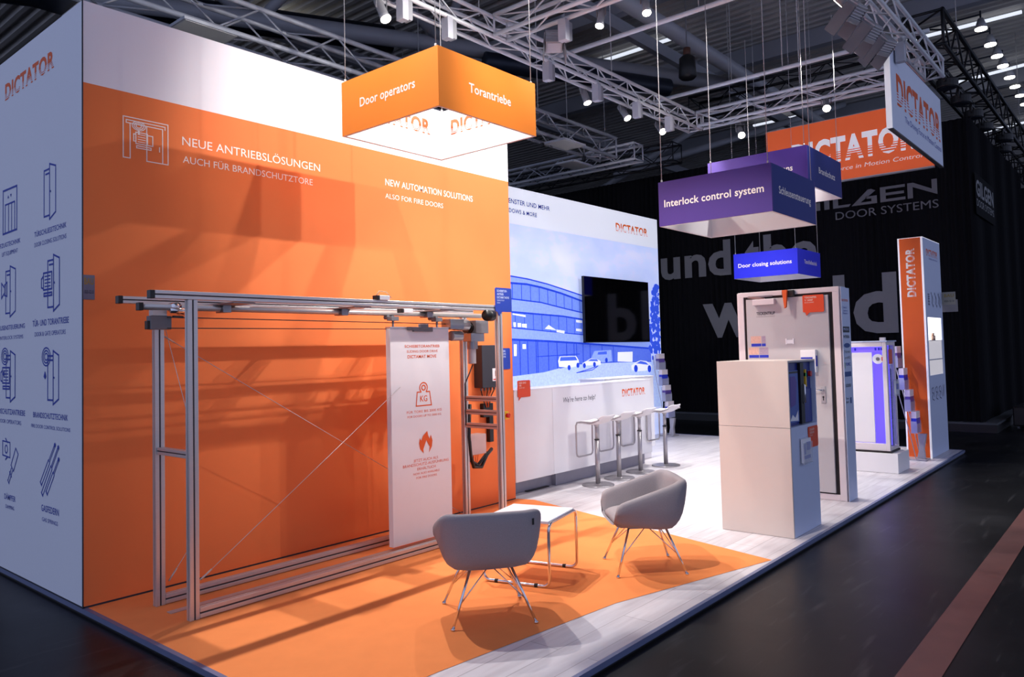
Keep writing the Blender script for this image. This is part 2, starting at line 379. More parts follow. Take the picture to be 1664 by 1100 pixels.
def door_icon(y0, y1, yj, zt, zb, motor=None, alarm=False, plug=False):
    st([(y0, zt), (y0, zb), (y1, zb+.04), (y1, zt-.032)], True); st([(y0, zt-.035), (yj, zt-.035), (yj, zb+.03), (y0, zb+.03)])
    st([(y0, zt-.065), (yj-.03, zt-.065)]); b.disc(FL, -y0+.02, (zt+zb)/2, .008, .003, 10)
    if motor:
        my, mz = motor
        st([(my+.08, mz+.06), (my-.08, mz+.06), (my-.08, mz-.06), (my+.08, mz-.06)], True); st([(my+.08, mz+.04), (my+.12, mz+.02), (my+.12, mz-.04), (my+.08, mz-.05)]); st([(my+.07, mz-.085), (my-.08, mz-.085), (my-.08, mz-.105), (my+.07, mz-.105)], True)
        for k in range(4): st([(my+.05, mz+.035-.024*k), (my-.05, mz+.035-.024*k)], w=.009)
    if alarm:
        for r_ in (.08, .055, .03): b.stroke(FL, [(-yj-.03+r_*math.cos(t*PI/9), zt-.04+.8*r_*math.sin(t*PI/9)) for t in range(19)], .010, .003)
        b.poly(FL, [(-yj-.05, zt-.14), (-yj-.025, zt-.18), (-yj-.05, zt-.2), (-yj-.075, zt-.18)], .003)
    if plug:
        st([(yj+.10, zt-.12), (yj+.10, zt-.24), (yj+.03, zt-.20), (yj+.03, zt-.16)], True); st([(yj+.03, zt-.14), (yj-.03, zt-.12), (yj-.03, zt-.23), (yj+.03, zt-.22)], True)
st([(1.58, 2.958), (1.58, 2.614), (1.262, 2.618), (1.262, 2.954)], True, .016); st([(1.53, 2.62), (1.53, 2.84), (1.31, 2.84), (1.31, 2.62)]); st([(1.45, 2.62), (1.45, 2.84)]); st([(1.38, 2.62), (1.38, 2.84)])
b.poly(FL, K([(1.47, 2.885), (1.44, 2.885), (1.455, 2.91)]), .003); b.poly(FL, K([(1.41, 2.91), (1.38, 2.91), (1.395, 2.885)]), .003)
door_icon(.584, .469, .69, 3.002, 2.605); door_icon(1.41, 1.288, 1.51, 2.347, 1.953, plug=True); door_icon(.508, .398, .616, 2.346, 1.951, motor=(.62, 2.17))
door_icon(1.398, 1.29, 1.495, 1.688, 1.297, motor=(1.50, 1.50), alarm=True); door_icon(.514, .412, .615, 1.673, 1.299, alarm=True)
for (ya, za), (yb, zb) in (((.477, 1.022), (.744, .733)), ((.415, 1.009), (.721, .661)), ((.408, .928), (.633, .677))):
    t = Vector((yb-ya, zb-za)); q = Vector((-t.y, t.x)).normalized(); A, Bv = Vector((ya, za)), Vector((yb, zb)); m = A+t*.42
    for sg in (-1, 1):
        st([A+q*.008*sg, m+q*.008*sg], w=.008); st([m+q*.016*sg, Bv+q*.016*sg], w=.009)
    st([m+q*.016, m-q*.016], w=.008); st([Bv+q*.016, Bv-q*.016]); b.disc(FL, -ya, za, .016, .003, 12)
st([(1.57, .99), (1.57, .88), (1.40, .87), (1.40, .985)], True, .011); st([(1.50, 1.01), (1.46, .985)]); st([(1.50, .85), (1.46, .87)]); b.stroke(FL, [(-1.485+.03*math.cos(t*PI/6), .93+.03*math.sin(t*PI/6)) for t in range(13)], .01, .003)
A, Bv = Vector((1.243, .929)), Vector((1.433, .683)); t = Bv-A; q = Vector((-t.y, t.x)).normalized()
for sg in (-1, 1): st([A+q*.035*sg, A+t*.55+q*.035*sg], w=.010); st([A+t*.6+q*.015*sg, Bv+q*.015*sg], w=.010)
for k_, wd in ((0, .035), (.55, .035), (.75, .03), (1, .02)): st([A+t*k_+q*wd, A+t*k_-q*wd], w=.010)
b.build('pictograms', PRINTB, wl)

# backlit photo wall
wb = MB(); wb.box(4.345, 10.70, 1.80, 1.84, 0, 3.98); wb = struct(wb.build('wall_right', WHITE))
b = MB(); b.box(4.345, 10.74, 1.78, 1.80, 3.455, 4.0); b.build('white_textile', M_HEAD, wb)
b = MB(); b.box(4.345, 10.74, 1.78, 1.80, .0, 3.455); b.build('sky_textile', M_SKY, wb)
FB = FY(1.78)
text(FB, 'FENSTER UND MEHR', 6.375, 3.755, 1.04, .068, M_TXT, wb, bold=.014); text(FB, 'WINDOWS & MORE', 6.227, 3.618, .86, .060, M_TXT, wb, bold=.010)
text(FB, 'DICTATOR', 9.295, 3.650, 1.085, .130, M_LOGO, wb, bold=.038, stripes=True, name='logo')
top = [(6.2, 2.69), (6.46, 2.68), (6.82, 2.66), (7.29, 2.61), (7.76, 2.54), (8.2, 2.47), (9.21, 2.33), (10.36, 2.1)]
par = [(6.2, 2.59), (6.47, 2.58), (6.8, 2.58), (7.14, 2.55), (7.44, 2.51), (7.65, 2.48), (8.2, 2.38), (9.21, 2.23), (10.36, 2.01)]
w1b = [(6.2, 2.36), (6.45, 2.35), (7.13, 2.32), (7.68, 2.25), (8.2, 2.19), (10.36, 1.91)]
w2t = [(6.2, 2.16), (6.44, 2.16), (7.68, 2.12), (8.19, 2.08), (10.36, 1.86)]
w2b = [(6.2, 1.93), (6.44, 1.93), (7.67, 1.86), (8.18, 1.83), (10.36, 1.74)]
gt = [(6.2, 1.78), (6.43, 1.76), (7.29, 1.73), (8.17, 1.69), (10.36, 1.58)]
gb = [(6.2, 1.22), (6.46, 1.23), (7.16, 1.26), (7.56, 1.31), (8.1, 1.36), (9.22, 1.36), (10.36, 1.34)]
def iz(L_, x):
    for (xa, za), (xb, zb) in zip(L_, L_[1:]):
        if xa <= x <= xb: return za+(zb-za)*(x-xa)/(xb-xa)
    return L_[-1][1]
def pr_(name, mat, polys, d):
    b = MB()
    for p in polys: b.poly(FB, p, d)
    return b.build(name, mat, wb)
pr_('printed_drive', M_DRV, [gb+[(10.74, 1.33), (10.74, .5), (6.2, .5)]], .0015)
pr_('printed_facade', M_FAC, [top+gb[::-1]], .0025)
pr_('printed_window_band', M_ROW, [par+w1b[::-1]], .0035)
pr_('printed_window_band', M_ROW2, [w2t+w2b[::-1]], .0035)
pr_('printed_ground_floor', M_GRD, [gt+gb[::-1]], .0035)
b = MB()
for L_, w in ((top, .02), (par, .03), (w1b, .02), (w2t, .025), (w2b, .015), (gt, .03)): b.stroke(FB, L_, w, .0045)
x = 6.25
while x < 10.3:
    b.stroke(FB, [(x, iz(par, x)), (x, iz(w1b, x))], .014, .0045); b.stroke(FB, [(x+.05, iz(w2t, x+.05)), (x+.05, iz(w2b, x+.05))], .012, .0045)
    x += .21
for x in (6.42, 6.6, 6.78, 6.98, 7.02, 7.28, 7.5, 7.75, 7.95, 8.02, 8.2, 8.4, 8.75, 9.1): b.stroke(FB, [(x, iz(gt, x)), (x, iz(gb, x)+.01)], .018, .0045)
b.stroke(FB, [(7.0, 1.50), (8.1, 1.52)], .012, .0045); b.stroke(FB, gb[3:], .012, .0045); b.stroke(FB, [(8.0, 1.22), (8.3, 1.26), (8.62, 1.31), (8.45, 1.25), (8.0, 1.22)], .012, .0045)
b.stroke(FB, [(6.55+.02*k, 1.02+.04*math.sin(PI*k/20)) for k in range(21)], .012, .0045)
for (cx, cz) in ((7.8, 1.31), (8.04, 1.34), (8.22, 1.33), (8.51, 1.34), (8.87, 1.4)): b.disc(FB, cx, cz, .042, .0075, 14)
for (cx, cz) in ((9.81, 1.23), (10.28, 1.21)): b.disc(FB, cx, cz, .065, .0075, 16)
b.build('printed_lines', M_LINE, wb)
pr_('printed_van', M_FAC, [[(8.42, 1.44), (8.52, 1.56), (9.03, 1.57), (9.05, 1.38), (8.74, 1.36), (8.7, 1.4)]], .0055)
pr_('printed_cars', M_WHT, [[(7.52, 1.42), (7.56, 1.49), (8.0, 1.49), (8.07, 1.42), (8.07, 1.33), (7.84, 1.31), (7.54, 1.33)], [(8.17, 1.37), (8.28, 1.4), (8.4, 1.44), (8.6, 1.42), (8.7, 1.39), (8.7, 1.33), (8.19, 1.33)],
    [(9.66, 1.28), (9.81, 1.34), (9.97, 1.37), (10.19, 1.35), (10.38, 1.26), (10.36, 1.18), (9.88, 1.18), (9.68, 1.21)], [(9.23, 1.53), (9.72, 1.53), (9.7, 1.35), (9.22, 1.37)],
    [(6.46, 2.01), (6.52, 2.01), (6.52, 1.94), (6.47, 1.94)], [(6.56, 2.0), (6.64, 2.0), (6.64, 1.94), (6.56, 1.94)], [(6.66, 1.99), (6.77, 1.99), (6.77, 1.93), (6.66, 1.94)], [(8.03, 2.07), (8.19, 2.06), (8.19, 2.02), (8.03, 2.03)],
    [(8.02, 1.93), (8.18, 1.92), (8.18, 1.88), (8.02, 1.89)], [(7.5, 1.91), (7.71, 1.89), (7.7, 1.85), (7.5, 1.87)], [(6.46, 1.69), (6.53, 1.69), (6.52, 1.52), (6.46, 1.52)], [(6.66, 1.69), (6.74, 1.69), (6.74, 1.62), (6.66, 1.62)], [(7.2, 1.92), (7.3, 1.98), (7.42, 1.93), (7.5, 1.9)], [(6.45, 2.14), (6.75, 2.12), (6.75, 2.09), (6.45, 2.12)]], .0062)
pr_('printed_car_windows', M_CARD, [[(7.58, 1.48), (7.98, 1.48), (8.03, 1.42), (7.56, 1.42)], [(8.32, 1.4), (8.41, 1.43), (8.59, 1.42), (8.63, 1.39)], [(8.63, 1.54), (8.89, 1.55), (8.89, 1.5), (8.61, 1.5)], [(9.82, 1.32), (9.98, 1.36), (10.17, 1.33), (10.26, 1.28)]], .007)
b = MB()
for k in range(150):
    z = random.uniform(1.4, 2.75); wdt = .12+.22*math.sin(min(1, (2.8-z)/1.1)*1.5); x = random.uniform(10.66-wdt, 10.7); r_ = random.uniform(.025, .07)
    b.poly(FB, [(min(10.739, x+r_*random.uniform(.6, 1.2)*math.cos(t*PI/4)), z+r_*random.uniform(.6, 1.2)*math.sin(t*PI/4)) for t in range(8)], .0055+.00001*k)
b.build('printed_tree', M_TREE, wb)

# ------------------------------------------------------------------ sliding door drive test frame
rg = thing('sliding_door_test_frame', 'tall aluminium profile frame with a white sliding door in front of the orange wall', 'test frame', (1.75, -.58, 0))
def profile(name, a, b_, w, h, up=(0, 0, 1), parent=rg, root=rg):
    # slotted aluminium section: four corner ribs around a dark core
    a, b_ = Vector(a), Vector(b_); d = (b_-a).normalized(); upv = Vector(up)
    x = d.cross(upv).normalized(); z = x.cross(d)
    m = MB(root); m.mi = 0
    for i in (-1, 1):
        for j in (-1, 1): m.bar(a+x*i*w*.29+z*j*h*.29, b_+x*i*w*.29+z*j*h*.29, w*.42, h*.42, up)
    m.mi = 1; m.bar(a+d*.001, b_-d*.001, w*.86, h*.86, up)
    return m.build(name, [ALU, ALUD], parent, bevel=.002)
XL, XR, YFr, YBk = .337, 3.225, -.787, -.338
for x in (XL, XR):
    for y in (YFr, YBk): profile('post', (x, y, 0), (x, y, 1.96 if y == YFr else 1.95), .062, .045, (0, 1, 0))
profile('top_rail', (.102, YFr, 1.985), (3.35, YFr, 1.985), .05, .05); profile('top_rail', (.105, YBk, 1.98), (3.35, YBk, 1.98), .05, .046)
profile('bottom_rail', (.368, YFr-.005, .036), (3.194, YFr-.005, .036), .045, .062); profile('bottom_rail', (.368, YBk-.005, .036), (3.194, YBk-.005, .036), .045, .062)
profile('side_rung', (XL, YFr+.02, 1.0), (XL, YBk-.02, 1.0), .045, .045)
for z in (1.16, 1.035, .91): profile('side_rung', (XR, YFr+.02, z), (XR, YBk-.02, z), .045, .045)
m = MB(rg); m.tube([(.14, -.52, 1.928), (3.28, -.52, 1.928)], .021, 12); m.build('track_tube', ALU, rg, True)
m = MB(rg)
for x, y, z in ((.074, YFr, 1.985), (.077, YBk, 1.98), (.125, -.52, 1.928)): m.box(x+.0, x+.028, y-.025, y+.025, z-.025, z+.025)
m.build('end_caps', BLACKP, rg, bevel=.003)
m = MB(rg); m.box(.30, 3.1, -.575, -.52, .001, .006); m.build('floor_guide_strip', ALU, rg)
for x in (.62, 1.6, 2.5):
    m = MB(rg); m.box(x, x+.16, YFr, YBk, 1.948, 1.958); m.box(x+.05, x+.11, -.57, -.47, 1.90, 1.952); m.build('track_bracket', STEEL, rg, bevel=.003)
m = MB(rg); m.box(.202, .337, -.53, -.47, 1.785, 1.872); m.mi = 1; m.box(.186, .205, -.52, -.48, 1.786, 1.84); m.mi = 2; m.box(.215, .31, -.525, -.475, 1.872, 1.91); m.build('belt_pulley_box', [GREYP, BLACKP, ALU], rg, bevel=.003)
m = MB(rg); m.cyl((.36, -.56, 1.93), (.36, -.47, 1.93), .03, 14); m.cyl((.31, -.57, 1.905), (.44, -.57, 1.905), .018, 10); m.cyl((.41, -.56, 1.90), (.41, -.48, 1.90), .02, 10); m.build('pipe_clamp', CHROME, rg, True)
m = MB(rg); m.bar((.3, -.55, 1.862), (3.05, -.55, 1.845), .012, .006); m.bar((.3, -.55, 1.792), (3.05, -.55, 1.80), .012, .006); m.bar((.335, -.55, 1.866), (.40, -.55, 1.864), .02, .014); m.build('drive_belt', BLACKP, rg)
for a, c in (((.40, YFr+.03, .22), (2.2, -.60, 1.32)), ((.40, YBk, .14), (.52, YBk, .30)), ((.372, YBk, 1.75), (3.19, YBk, .08)), ((.36, YFr, 1.05), (.36, YBk, 1.9))):
    m = MB(rg); m.tube([a, c], .0022, 6); A, Cc = Vector(a), Vector(c); t = (Cc-A).normalized(); m.tube([A, A+t*.09], .006, 8); m.build('tension_wire', ALU, rg, True)
# sliding leaf hanging in the frame
dl = MB(rg); dl.box(2.10, 2.772, -.60, -.545, .035, 1.80); dl = dl.build('sliding_leaf', WHITE, rg, bevel=.003); dl['label'] = 'white sliding leaf with orange printing'
m = MB(rg); m.box(2.10, 2.772, -.603, -.542, 1.80, 1.815); m.build('leaf_top_channel', ALU, rg)
FD = FY(-.60)
for s_, x, z, w, h, mt in (('SCHIEBETORANTRIEB', 2.455, 1.642, .40, .022, PRINTO), ('SLIDING DOOR DRIVE', 2.455, 1.60, .355, .020, PRINTO), ('DICTAMAT MOVE', 2.45, 1.553, .33, .026, PRINTO), ('FÜR TORE BIS 2000 KG', 2.465, 1.095, .40, .020, PRINTO), ('FOR DOORS UP TO 2000 KG', 2.465, 1.058, .385, .017, PRINTO),
                     ('JETZT AUCH ALS', 2.47, .690, .28, .021, PRINTO), ('BRANDSCHUTZ-AUSFÜHRUNG', 2.475, .655, .525, .022, PRINTO), ('ERHÄLTLICH', 2.475, .618, .21, .021, PRINTO), ('NOW ALSO AVAILABLE', 2.475, .582, .30, .017, PRINTO), ('FOR FIRE DOORS', 2.475, .547, .235, .017, PRINTO)):
    text(FD, s_, x, z, w, h, mt, dl, align='C', bold=.012 if 'MOVE' in s_ or 'RIEB' in s_ else 0)
m = MB(rg); m.stroke(FD, [(2.385, 1.267), (2.371, 1.152), (2.546, 1.152), (2.527, 1.267), (2.488, 1.267)], .010, .003); m.stroke(FD, [(2.385, 1.267), (2.428, 1.267)], .010, .003)
for r_, w in ((.043, .010), (.02, .010)): m.stroke(FD, [(2.458+r_*math.cos(t), 1.302+r_*math.sin(t)) for t in [(-.7+k*(PI+1.4)/18) if r_ > .03 else k*2*PI/18 for k in range(19)]], w, .003)
m.build('weight_icon', PRINTO, dl); text(FD, 'KG', 2.458, 1.187, .082, .048, PRINTO, dl, align='C', bold=.01)
m = MB(rg); m.poly(FD, [(2.489, .935), (2.50, .895), (2.515, .868), (2.53, .90), (2.548, .85), (2.54, .80), (2.505, .752), (2.515, .80), (2.497, .825), (2.478, .86), (2.455, .815), (2.440, .785), (2.445, .752), (2.405, .79), (2.393, .84), (2.403, .882), (2.418, .86), (2.44, .90)], .003)
m.build('flame_icon', PRINTO, dl)
for x in (2.16, 2.66):
    m = MB(rg); m.box(x-.04, x+.04, -.60, -.54, 1.865, 1.90); m.cyl((x-.025, -.545, 1.895), (x-.025, -.50, 1.895), .018, 12); m.cyl((x+.025, -.545, 1.895), (x+.025, -.50, 1.895), .018, 12); m.bar((x, -.57, 1.81), (x, -.57, 1.87), .014, .014); m.build('roller_carriage', GREYP, rg, bevel=.002)
m = MB(rg); m.box(2.34, 2.56, -.625, -.60, 1.775, 1.815); m.box(2.41, 2.50, -.635, -.60, 1.795, 1.84); m.bar((2.28, -.615, 1.80), (2.34, -.615, 1.80), .03, .03); m.build('belt_clamp', GREYP, rg, bevel=.004)
m = MB(rg); m.box(2.78, 2.95, -.62, -.50, 1.80, 1.89); m.cyl((2.80, -.60, 1.74), (2.92, -.60, 1.74), .045, 14); m.cyl((2.88, -.56, 1.84), (3.05, -.56, 1.84), .05, 16); m.box(2.80, 2.98, -.58, -.50, 1.70, 1.73); m.build('lock_mechanism', STEEL, rg, bevel=.003)
m = MB(rg); m.box(3.17, 3.34, -.56, -.44, 1.765, 1.885); m.mi = 1; m.box(3.11, 3.29, -.55, -.45, 1.69, 1.765); m.cyl((3.18, -.5, 1.62), (3.18, -.5, 1.70), .05, 18); m.mi = 2; m.cyl((3.17, -.5, 1.485), (3.17, -.5, 1.63), .038, 18); m.mi = 3
for k in range(5): m.cyl((3.09+.014*k, -.5, 1.82), (3.095+.014*k, -.5, 1.82), .052-.006*(k % 2), 18)
m.build('gear_motor', [GREYP, STEEL, SILV, BLACKP], rg, bevel=.003)
m = MB(rg); m.cyl((3.02, -.83, 1.915), (3.12, -.80, 1.915), .05, 20); m.build('belt_buffer', BLACKP, rg, True)
m = MB(rg); m.tube([(.9, -.52, 1.99), (2.0, -.52, 1.985), (3.1, -.5, 1.97)], .004, 6); m.tube([(3.18, -.5, 1.48), (3.14, -.48, 1.38), (3.12, -.45, 1.30), (3.12, -.45, .92)], .006, 8); m.build('wiring', ALUD, rg, True)
for x, y, z in ((1.86, -.80, 2.01), (2.28, -.6, 1.93)):
    m = MB(rg); m.box(x-.05, x+.05, y-.03, y+.03, z, z+.035); m.mi = 1; m.box(x-.075, x-.05, y-.03, y+.03, z, z+.035); m.build('limit_switch', [WHITEG, BLACKP], rg, bevel=.003)
m = MB(rg); m.tube([(1.80, -.80, 2.045), (1.83, -.8, 2.08), (1.9, -.8, 2.075), (1.95, -.8, 2.03)], .004, 6); m.build('switch_cable', ROPEBEIGE, rg, True)
m = MB(rg); m.box(3.30, 3.52, -.335, -.215, .61, .80); m.build('junction_box', M('pinkish_box', (214, 190, 186), .5), rg, bevel=.006)
m = MB(rg)
m.tube([(3.27, -.36, 1.1), (3.25, -.36, .8), (3.27, -.36, .62), (3.34, -.33, .50), (3.48, -.30, .48), (3.58, -.28, .58), (3.72, -.22, .62)], .018, 8); m.tube([(3.28, -.34, .75), (3.30, -.34, .56), (3.42, -.31, .505), (3.60, -.27, .60)], .016, 8)
m.build('cable_hose', BLACKP, rg, True)
m = MB(rg)
for k in range(5): m.tube([(3.34+.03*k, -.28, .61), (3.33+.03*k, -.28, .56), (3.36+.015*k, -.29, .51)], .004, 6)
m.build('orange_leads', PRINTO, rg, True)

# motor control cabinet on the wall behind
cc = thing('control_cabinet', 'dark grey motor control cabinet mounted low on the orange wall behind the frame', 'control cabinet', (3.86, 0, 1.22))
m = MB(cc); m.box(3.72, 4.0, -.12, -.001, 1.225, 1.66); m.build('housing', DKGREY, cc, bevel=.006)
FCc = FY(-.12); m = MB(cc); m.rect(FCc, 3.87, 3.985, 1.29, 1.42, .002); m.mi = 1; m.rect(FCc, 3.91, 3.96, 1.34, 1.395, .004); m.mi = 2; m.rect(FCc, 3.88, 3.96, 1.30, 1.312, .004); m.build('rating_label', [WHITE, DKGREY, RED], cc)
for k in range(5):
    m = MB(cc); m.cyl((3.76+.05*k, -.06, 1.195), (3.76+.05*k, -.06, 1.226), .012, 10); m.build('cable_gland', GREYP, cc, True)
for k in range(5):
    m = MB(cc); m.tube([(3.76+.05*k, -.06, 1.20), (3.78+.03*k, -.06, 1.12), (3.84+.012*k, -.05, 1.02)], .006, 6); m.build('lead', PRINTO if k % 2 else BLACKP, cc, True)
m = MB(cc); m.box(3.80, 3.95, -.05, -.001, .92, 1.06); m.box(3.89, 3.95, -.05, -.001, .66, .92); m.build('cable_duct', BLACKP, cc, bevel=.004)
es = thing('emergency_switch', 'yellow emergency stop switch with red knob on the orange wall', 'switch', (4.17, 0, .91))
m = MB(es); m.box(4.14, 4.20, -.045, -.001, .87, .955); m.build('switch_box', YELL, es, bevel=.004)
m = MB(es); m.cyl((4.17, -.046, .912), (4.17, -.075, .912), .024, 16); m.build('knob', RED, es, True)

# ------------------------------------------------------------------ speech-bubble tags
def bubble(F, x0, x1, z0, z1, mat, label, lines, tail, cat='tag', thick=.006, group=None, tm=None, d0=.002):
    o = F.P((x0+x1)/2, z0, d0)
    t = thing('information_tag', label, cat, o, 0, group)
    w = x1-x0; h = z1-z0; c = .06*w
    pts = [(x0, z0+c), (x0+c*.3, z0+c*.3), (x0+.12*w, z0), (x0+tail*w, z0-.16*w), (x0+(tail+.16)*w, z0), (x1-c, z0), (x1-c*.3, z0+c*.3), (x1, z0+c), (x1, z1-c), (x1-c*.3, z1-c*.3), (x1-c, z1), (x0+c, z1), (x0+c*.3, z1-c*.3), (x0, z1-c)]
    m = MB(t); m.prism(F, pts, d0, d0+thick); m.build('board', mat, t)
    zz = z1-.09*h
    for i, (s_, sz, b_) in enumerate(lines):
        zz -= sz*h
        text(F, s_, x0+.10*w, zz, min(w*.8, len(s_)*sz*h*.68), sz*h, tm or TAGTXT, t, d=d0+thick+.001, bold=.02 if b_ else 0)
        zz -= .05*h
    return t
bubble(FY(-.815), 3.15, 3.375, 1.95, 2.17, BLUTAG, 'blue speech bubble tag standing at the top right of the aluminium frame', [('SCHIEBETOR-', .085, 1), ('ANTRIEB', .085, 1), ('DICTAMAT MOVE', .085, 1), ('SLIDING DOOR', .055, 0), ('DRIVE', .055, 0)], .22, tm=TAGTXB)
bubble(FY(0), 4.08, 4.29, 1.40, 1.625, BLUTAG, 'blue speech bubble tag on the orange wall beside the dark control cabinet', [('ANTRIEBS-', .085, 1), ('STEUERUNG', .085, 1), ('AUTOMATIK', .085, 1), ('CONTROL', .055, 0)], .22, tm=TAGTXB)
bubble(FY(-.002), 4.401, 4.62, 1.085, 1.268, REDTAG, 'small red speech bubble tag at the left top of the reception counter', [('HIER SIND', .11, 1), ('WIR', .11, 1), ('WE ARE HERE', .07, 0)], .08)
# trade fair card on the wall corner
bc = thing('fair_card', 'small grey card at the left edge of the orange wall', 'card', (.036, -.004, 2.0))
m = MB(bc); m.box(.001, .073, -.006, -.001, 2.0, 2.162); m.build('card_sheet', M('grey_card', (108, 108, 128), .6), bc)
text(FY(-.006), 'BAU', .008, 2.10, .058, .042, M('ochre_print', (150, 120, 40)), bc, bold=.02, d=.001); text(FY(-.006), '10.01-12.1.0', .010, 2.04, .055, .022, PRINTD, bc, bold=.02, d=.001)

# ------------------------------------------------------------------ armchairs
def armchair(name, label, loc, rz):
    t = thing(name, label, 'armchair', loc, rz, 'grey lounge chairs')
    path = [((.31), y) for y in (.262, .16, .06, -.04, -.10)]
    cx, cy, rr = .17, -.14, .14
    path += [(cx+rr*math.cos(a), cy-rr*math.sin(a)) for a in [PI/2*k/6 for k in range(1, 7)]]
    path += [(.08, -.283), (0, -.285)]
    full = path+[(-x, y) for x, y in path[-2::-1]]
    n = len(full); m = MB(); rings = []
    for i, (x, y) in enumerate(full):
        a = Vector(full[max(i-1, 0)]); c = Vector(full[min(i+1, n-1)]); d = (c-a).normalized(); nr = Vector((-d.y, d.x))
        if nr.dot(Vector((x, y))-Vector((0, .1))) < 0: nr = -nr
        back = max(0, min(1, (-y-.02)/.26)); f = (.262-y)/.547
        zt = .505+.155*min(1, f*1.12); zb = .345-.05*min(1, f*1.6)+.012*back
        ins = .075+.055*back
        st = [(zb, -ins), (zb+.03, -ins*.62), (zb+.10, -ins*.22), (zt-.09, .0), (zt-.022, .006), (zt-.002, -.012), (zt-.002, -.048), (zt-.022, -.064), (zt-.09, -.072), (.40, -.085), (.37, -.09)]
        rings.append([m.v((x+nr.x*q, y+nr.y*q, z)) for z, q in st])
    for i in range(n-1):
        for k in range(10): m.f((rings[i][k], rings[i+1][k], rings[i+1][k+1], rings[i][k+1]))
    m.f(rings[0]); m.f(rings[-1][::-1])
    h = n//2
    for i in range(h):
        a, b_, c, d = rings[i][0], rings[i+1][0], rings[n-2-i][0], rings[n-1-i][0]
        m.f((a, b_, c, d) if c is not b_ else (a, b_, d))
    sh = m.build('shell', CHAIR, t, True, subsurf=1)
    sh.data.materials[0] = CHAIR
    # seat cushion
    m = MB(); N_ = 6
    g = [[m.v((.235*(-1+2*i/N_), -.215+.47*j/N_, .432-.02*(2*abs(i/N_-.5))**3-.035*(j/N_)**6)) for i in range(N_+1)] for j in range(N_+1)]
    g2 = [[m.v((.225*(-1+2*i/N_), -.20+.44*j/N_, .325)) for i in range(N_+1)] for j in range(N_+1)]
    for j in range(N_):
        for i in range(N_): m.f((g[j][i], g[j][i+1], g[j+1][i+1], g[j+1][i])); m.f((g2[j][i], g2[j+1][i], g2[j+1][i+1], g2[j][i+1]))
    for i in range(N_):
        m.f((g[0][i+1], g[0][i], g2[0][i], g2[0][i+1])); m.f((g[N_][i], g[N_][i+1], g2[N_][i+1], g2[N_][i])); m.f((g[i][0], g[i+1][0], g2[i+1][0], g2[i][0])); m.f((g[i+1][N_], g[i][N_], g2[i][N_], g2[i+1][N_]))
    m.build('seat_cushion', CHAIR, t, True, subsurf=1)
    m = MB(); m.bar((.236, -.268, .575), (.236, -.268, .612), .012, .004, (.5, -.85, 0)); m.build('care_label', BLACKP, t)
    for sx in (-1, 1):
        for sy in (-1, 1):
            m = MB(); m.tube([(sx*.245, sy*.245, .006), (sx*.115, sy*.125, .33)], .0085, 10); l = m.build('leg', CHROME, t, True)
            m = MB(); m.cyl((sx*.245, sy*.245, 0), (sx*.244, sy*.244, .012), .013, 12); m.build('glide', CHROME, l, True)
            for ex, ey in ((0, sy*.10), (sx*.10, 0)):
                m = MB(); m.tube([(sx*.196, sy*.200, .128), (ex, ey, .318)], .004, 6); m.build('brace', CHROME, t, True)
    m = MB(); m.box(-.13, .13, -.14, .14, .305, .33); m.build('seat_plate', STEEL, t)
    return t
armchair('lounge_chair', 'grey tub armchair seen from behind, left of the low table on orange carpet', (1.498, -2.168, 0), math.atan2(.782, .623)-PI/2)
armchair('lounge_chair', 'grey tub armchair turned sideways between the low table and the grey display box', (2.907, -2.425, 0), math.radians(134.5)-PI/2)

# low table with bent chrome tube
tb = thing('side_table', 'low white square table with bent chrome tube legs between the two armchairs', 'table', (2.094, -2.185, 0), math.radians(14.5))
A_ = .505; B_ = .50; zt = .425; rc = .05
def arc(c, a, b_, ax):  # rounded corner helper: quarter arc between directions a and b_ about c
    return [Vector(c)+rc*(Vector(a)*math.cos(k*PI/8)+Vector(b_)*math.sin(k*PI/8)) for k in range(5)]
pts = []
X, Y, Z = Vector((1, 0, 0)), Vector((0, 1, 0)), Vector((0, 0, 1))
r_ = .011
zb = r_
pts += arc((rc, 0, zt-rc), Z, -X, 0); pts += arc((0, rc, zb+rc), -Y, -Z, 0); pts += arc((0, B_-rc, zb+rc), -Z, Y, 0); pts += arc((rc, B_, zt-rc), -X, Z, 0)
pts += arc((A_-rc, B_, zt-rc), Z, X, 0); pts += arc((A_, B_-rc, zb+rc), Y, -Z, 0); pts += arc((A_, rc, zb+rc), -Z, -Y, 0); pts += arc((A_-rc, 0, zt-rc), X, Z, 0)
m = MB(); m.tube(pts, r_, 12, True); m.build('tube_frame', CHROME, tb, True)
m = MB(); m.box(.015, A_-.015, .006, B_-.006, zt-.004, zt+.016); m.build('table_top', WHITEG, tb, bevel=.004)
for x in (0, A_):
    for y in (.10, B_-.10):
        m = MB(); m.cyl((x, y-.012, zb), (x, y+.012, zb), .0135, 12); m.build('glide', BLACKP, tb, True)

# ------------------------------------------------------------------ reception counter
ct = thing('reception_counter', 'long white reception counter with a printed greeting, behind the bar stools', 'counter', (5.8, .15, 0))
m = MB(ct); m.box(4.345, 5.026, 0, .27, .17, 1.152); m.build('counter_unit', WHITE, ct, bevel=.002)
m = MB(ct); m.box(5.030, 7.245, 0, .27, .17, 1.152); m.build('counter_unit', WHITEG, ct, bevel=.002)
m = MB(ct); m.box(4.345, 7.25, -.004, .30, 1.152, 1.168); m.build('worktop', WHITEG, ct, bevel=.002)
m = MB(ct); m.box(5.23, 7.26, .135, .27, 0, .17); m.box(4.40, 5.23, .20, .27, 0, .17); m.build('plinth', PLINTH, ct)
m = MB(ct); m.box(4.72, 5.12, .15, .19, .001, .012); m.build('cable_channel', BLACKP, ct)
text(FY(0), "We're here to help!", 5.225, .975, .672, .058, PRINTD, ct, slant=.18)
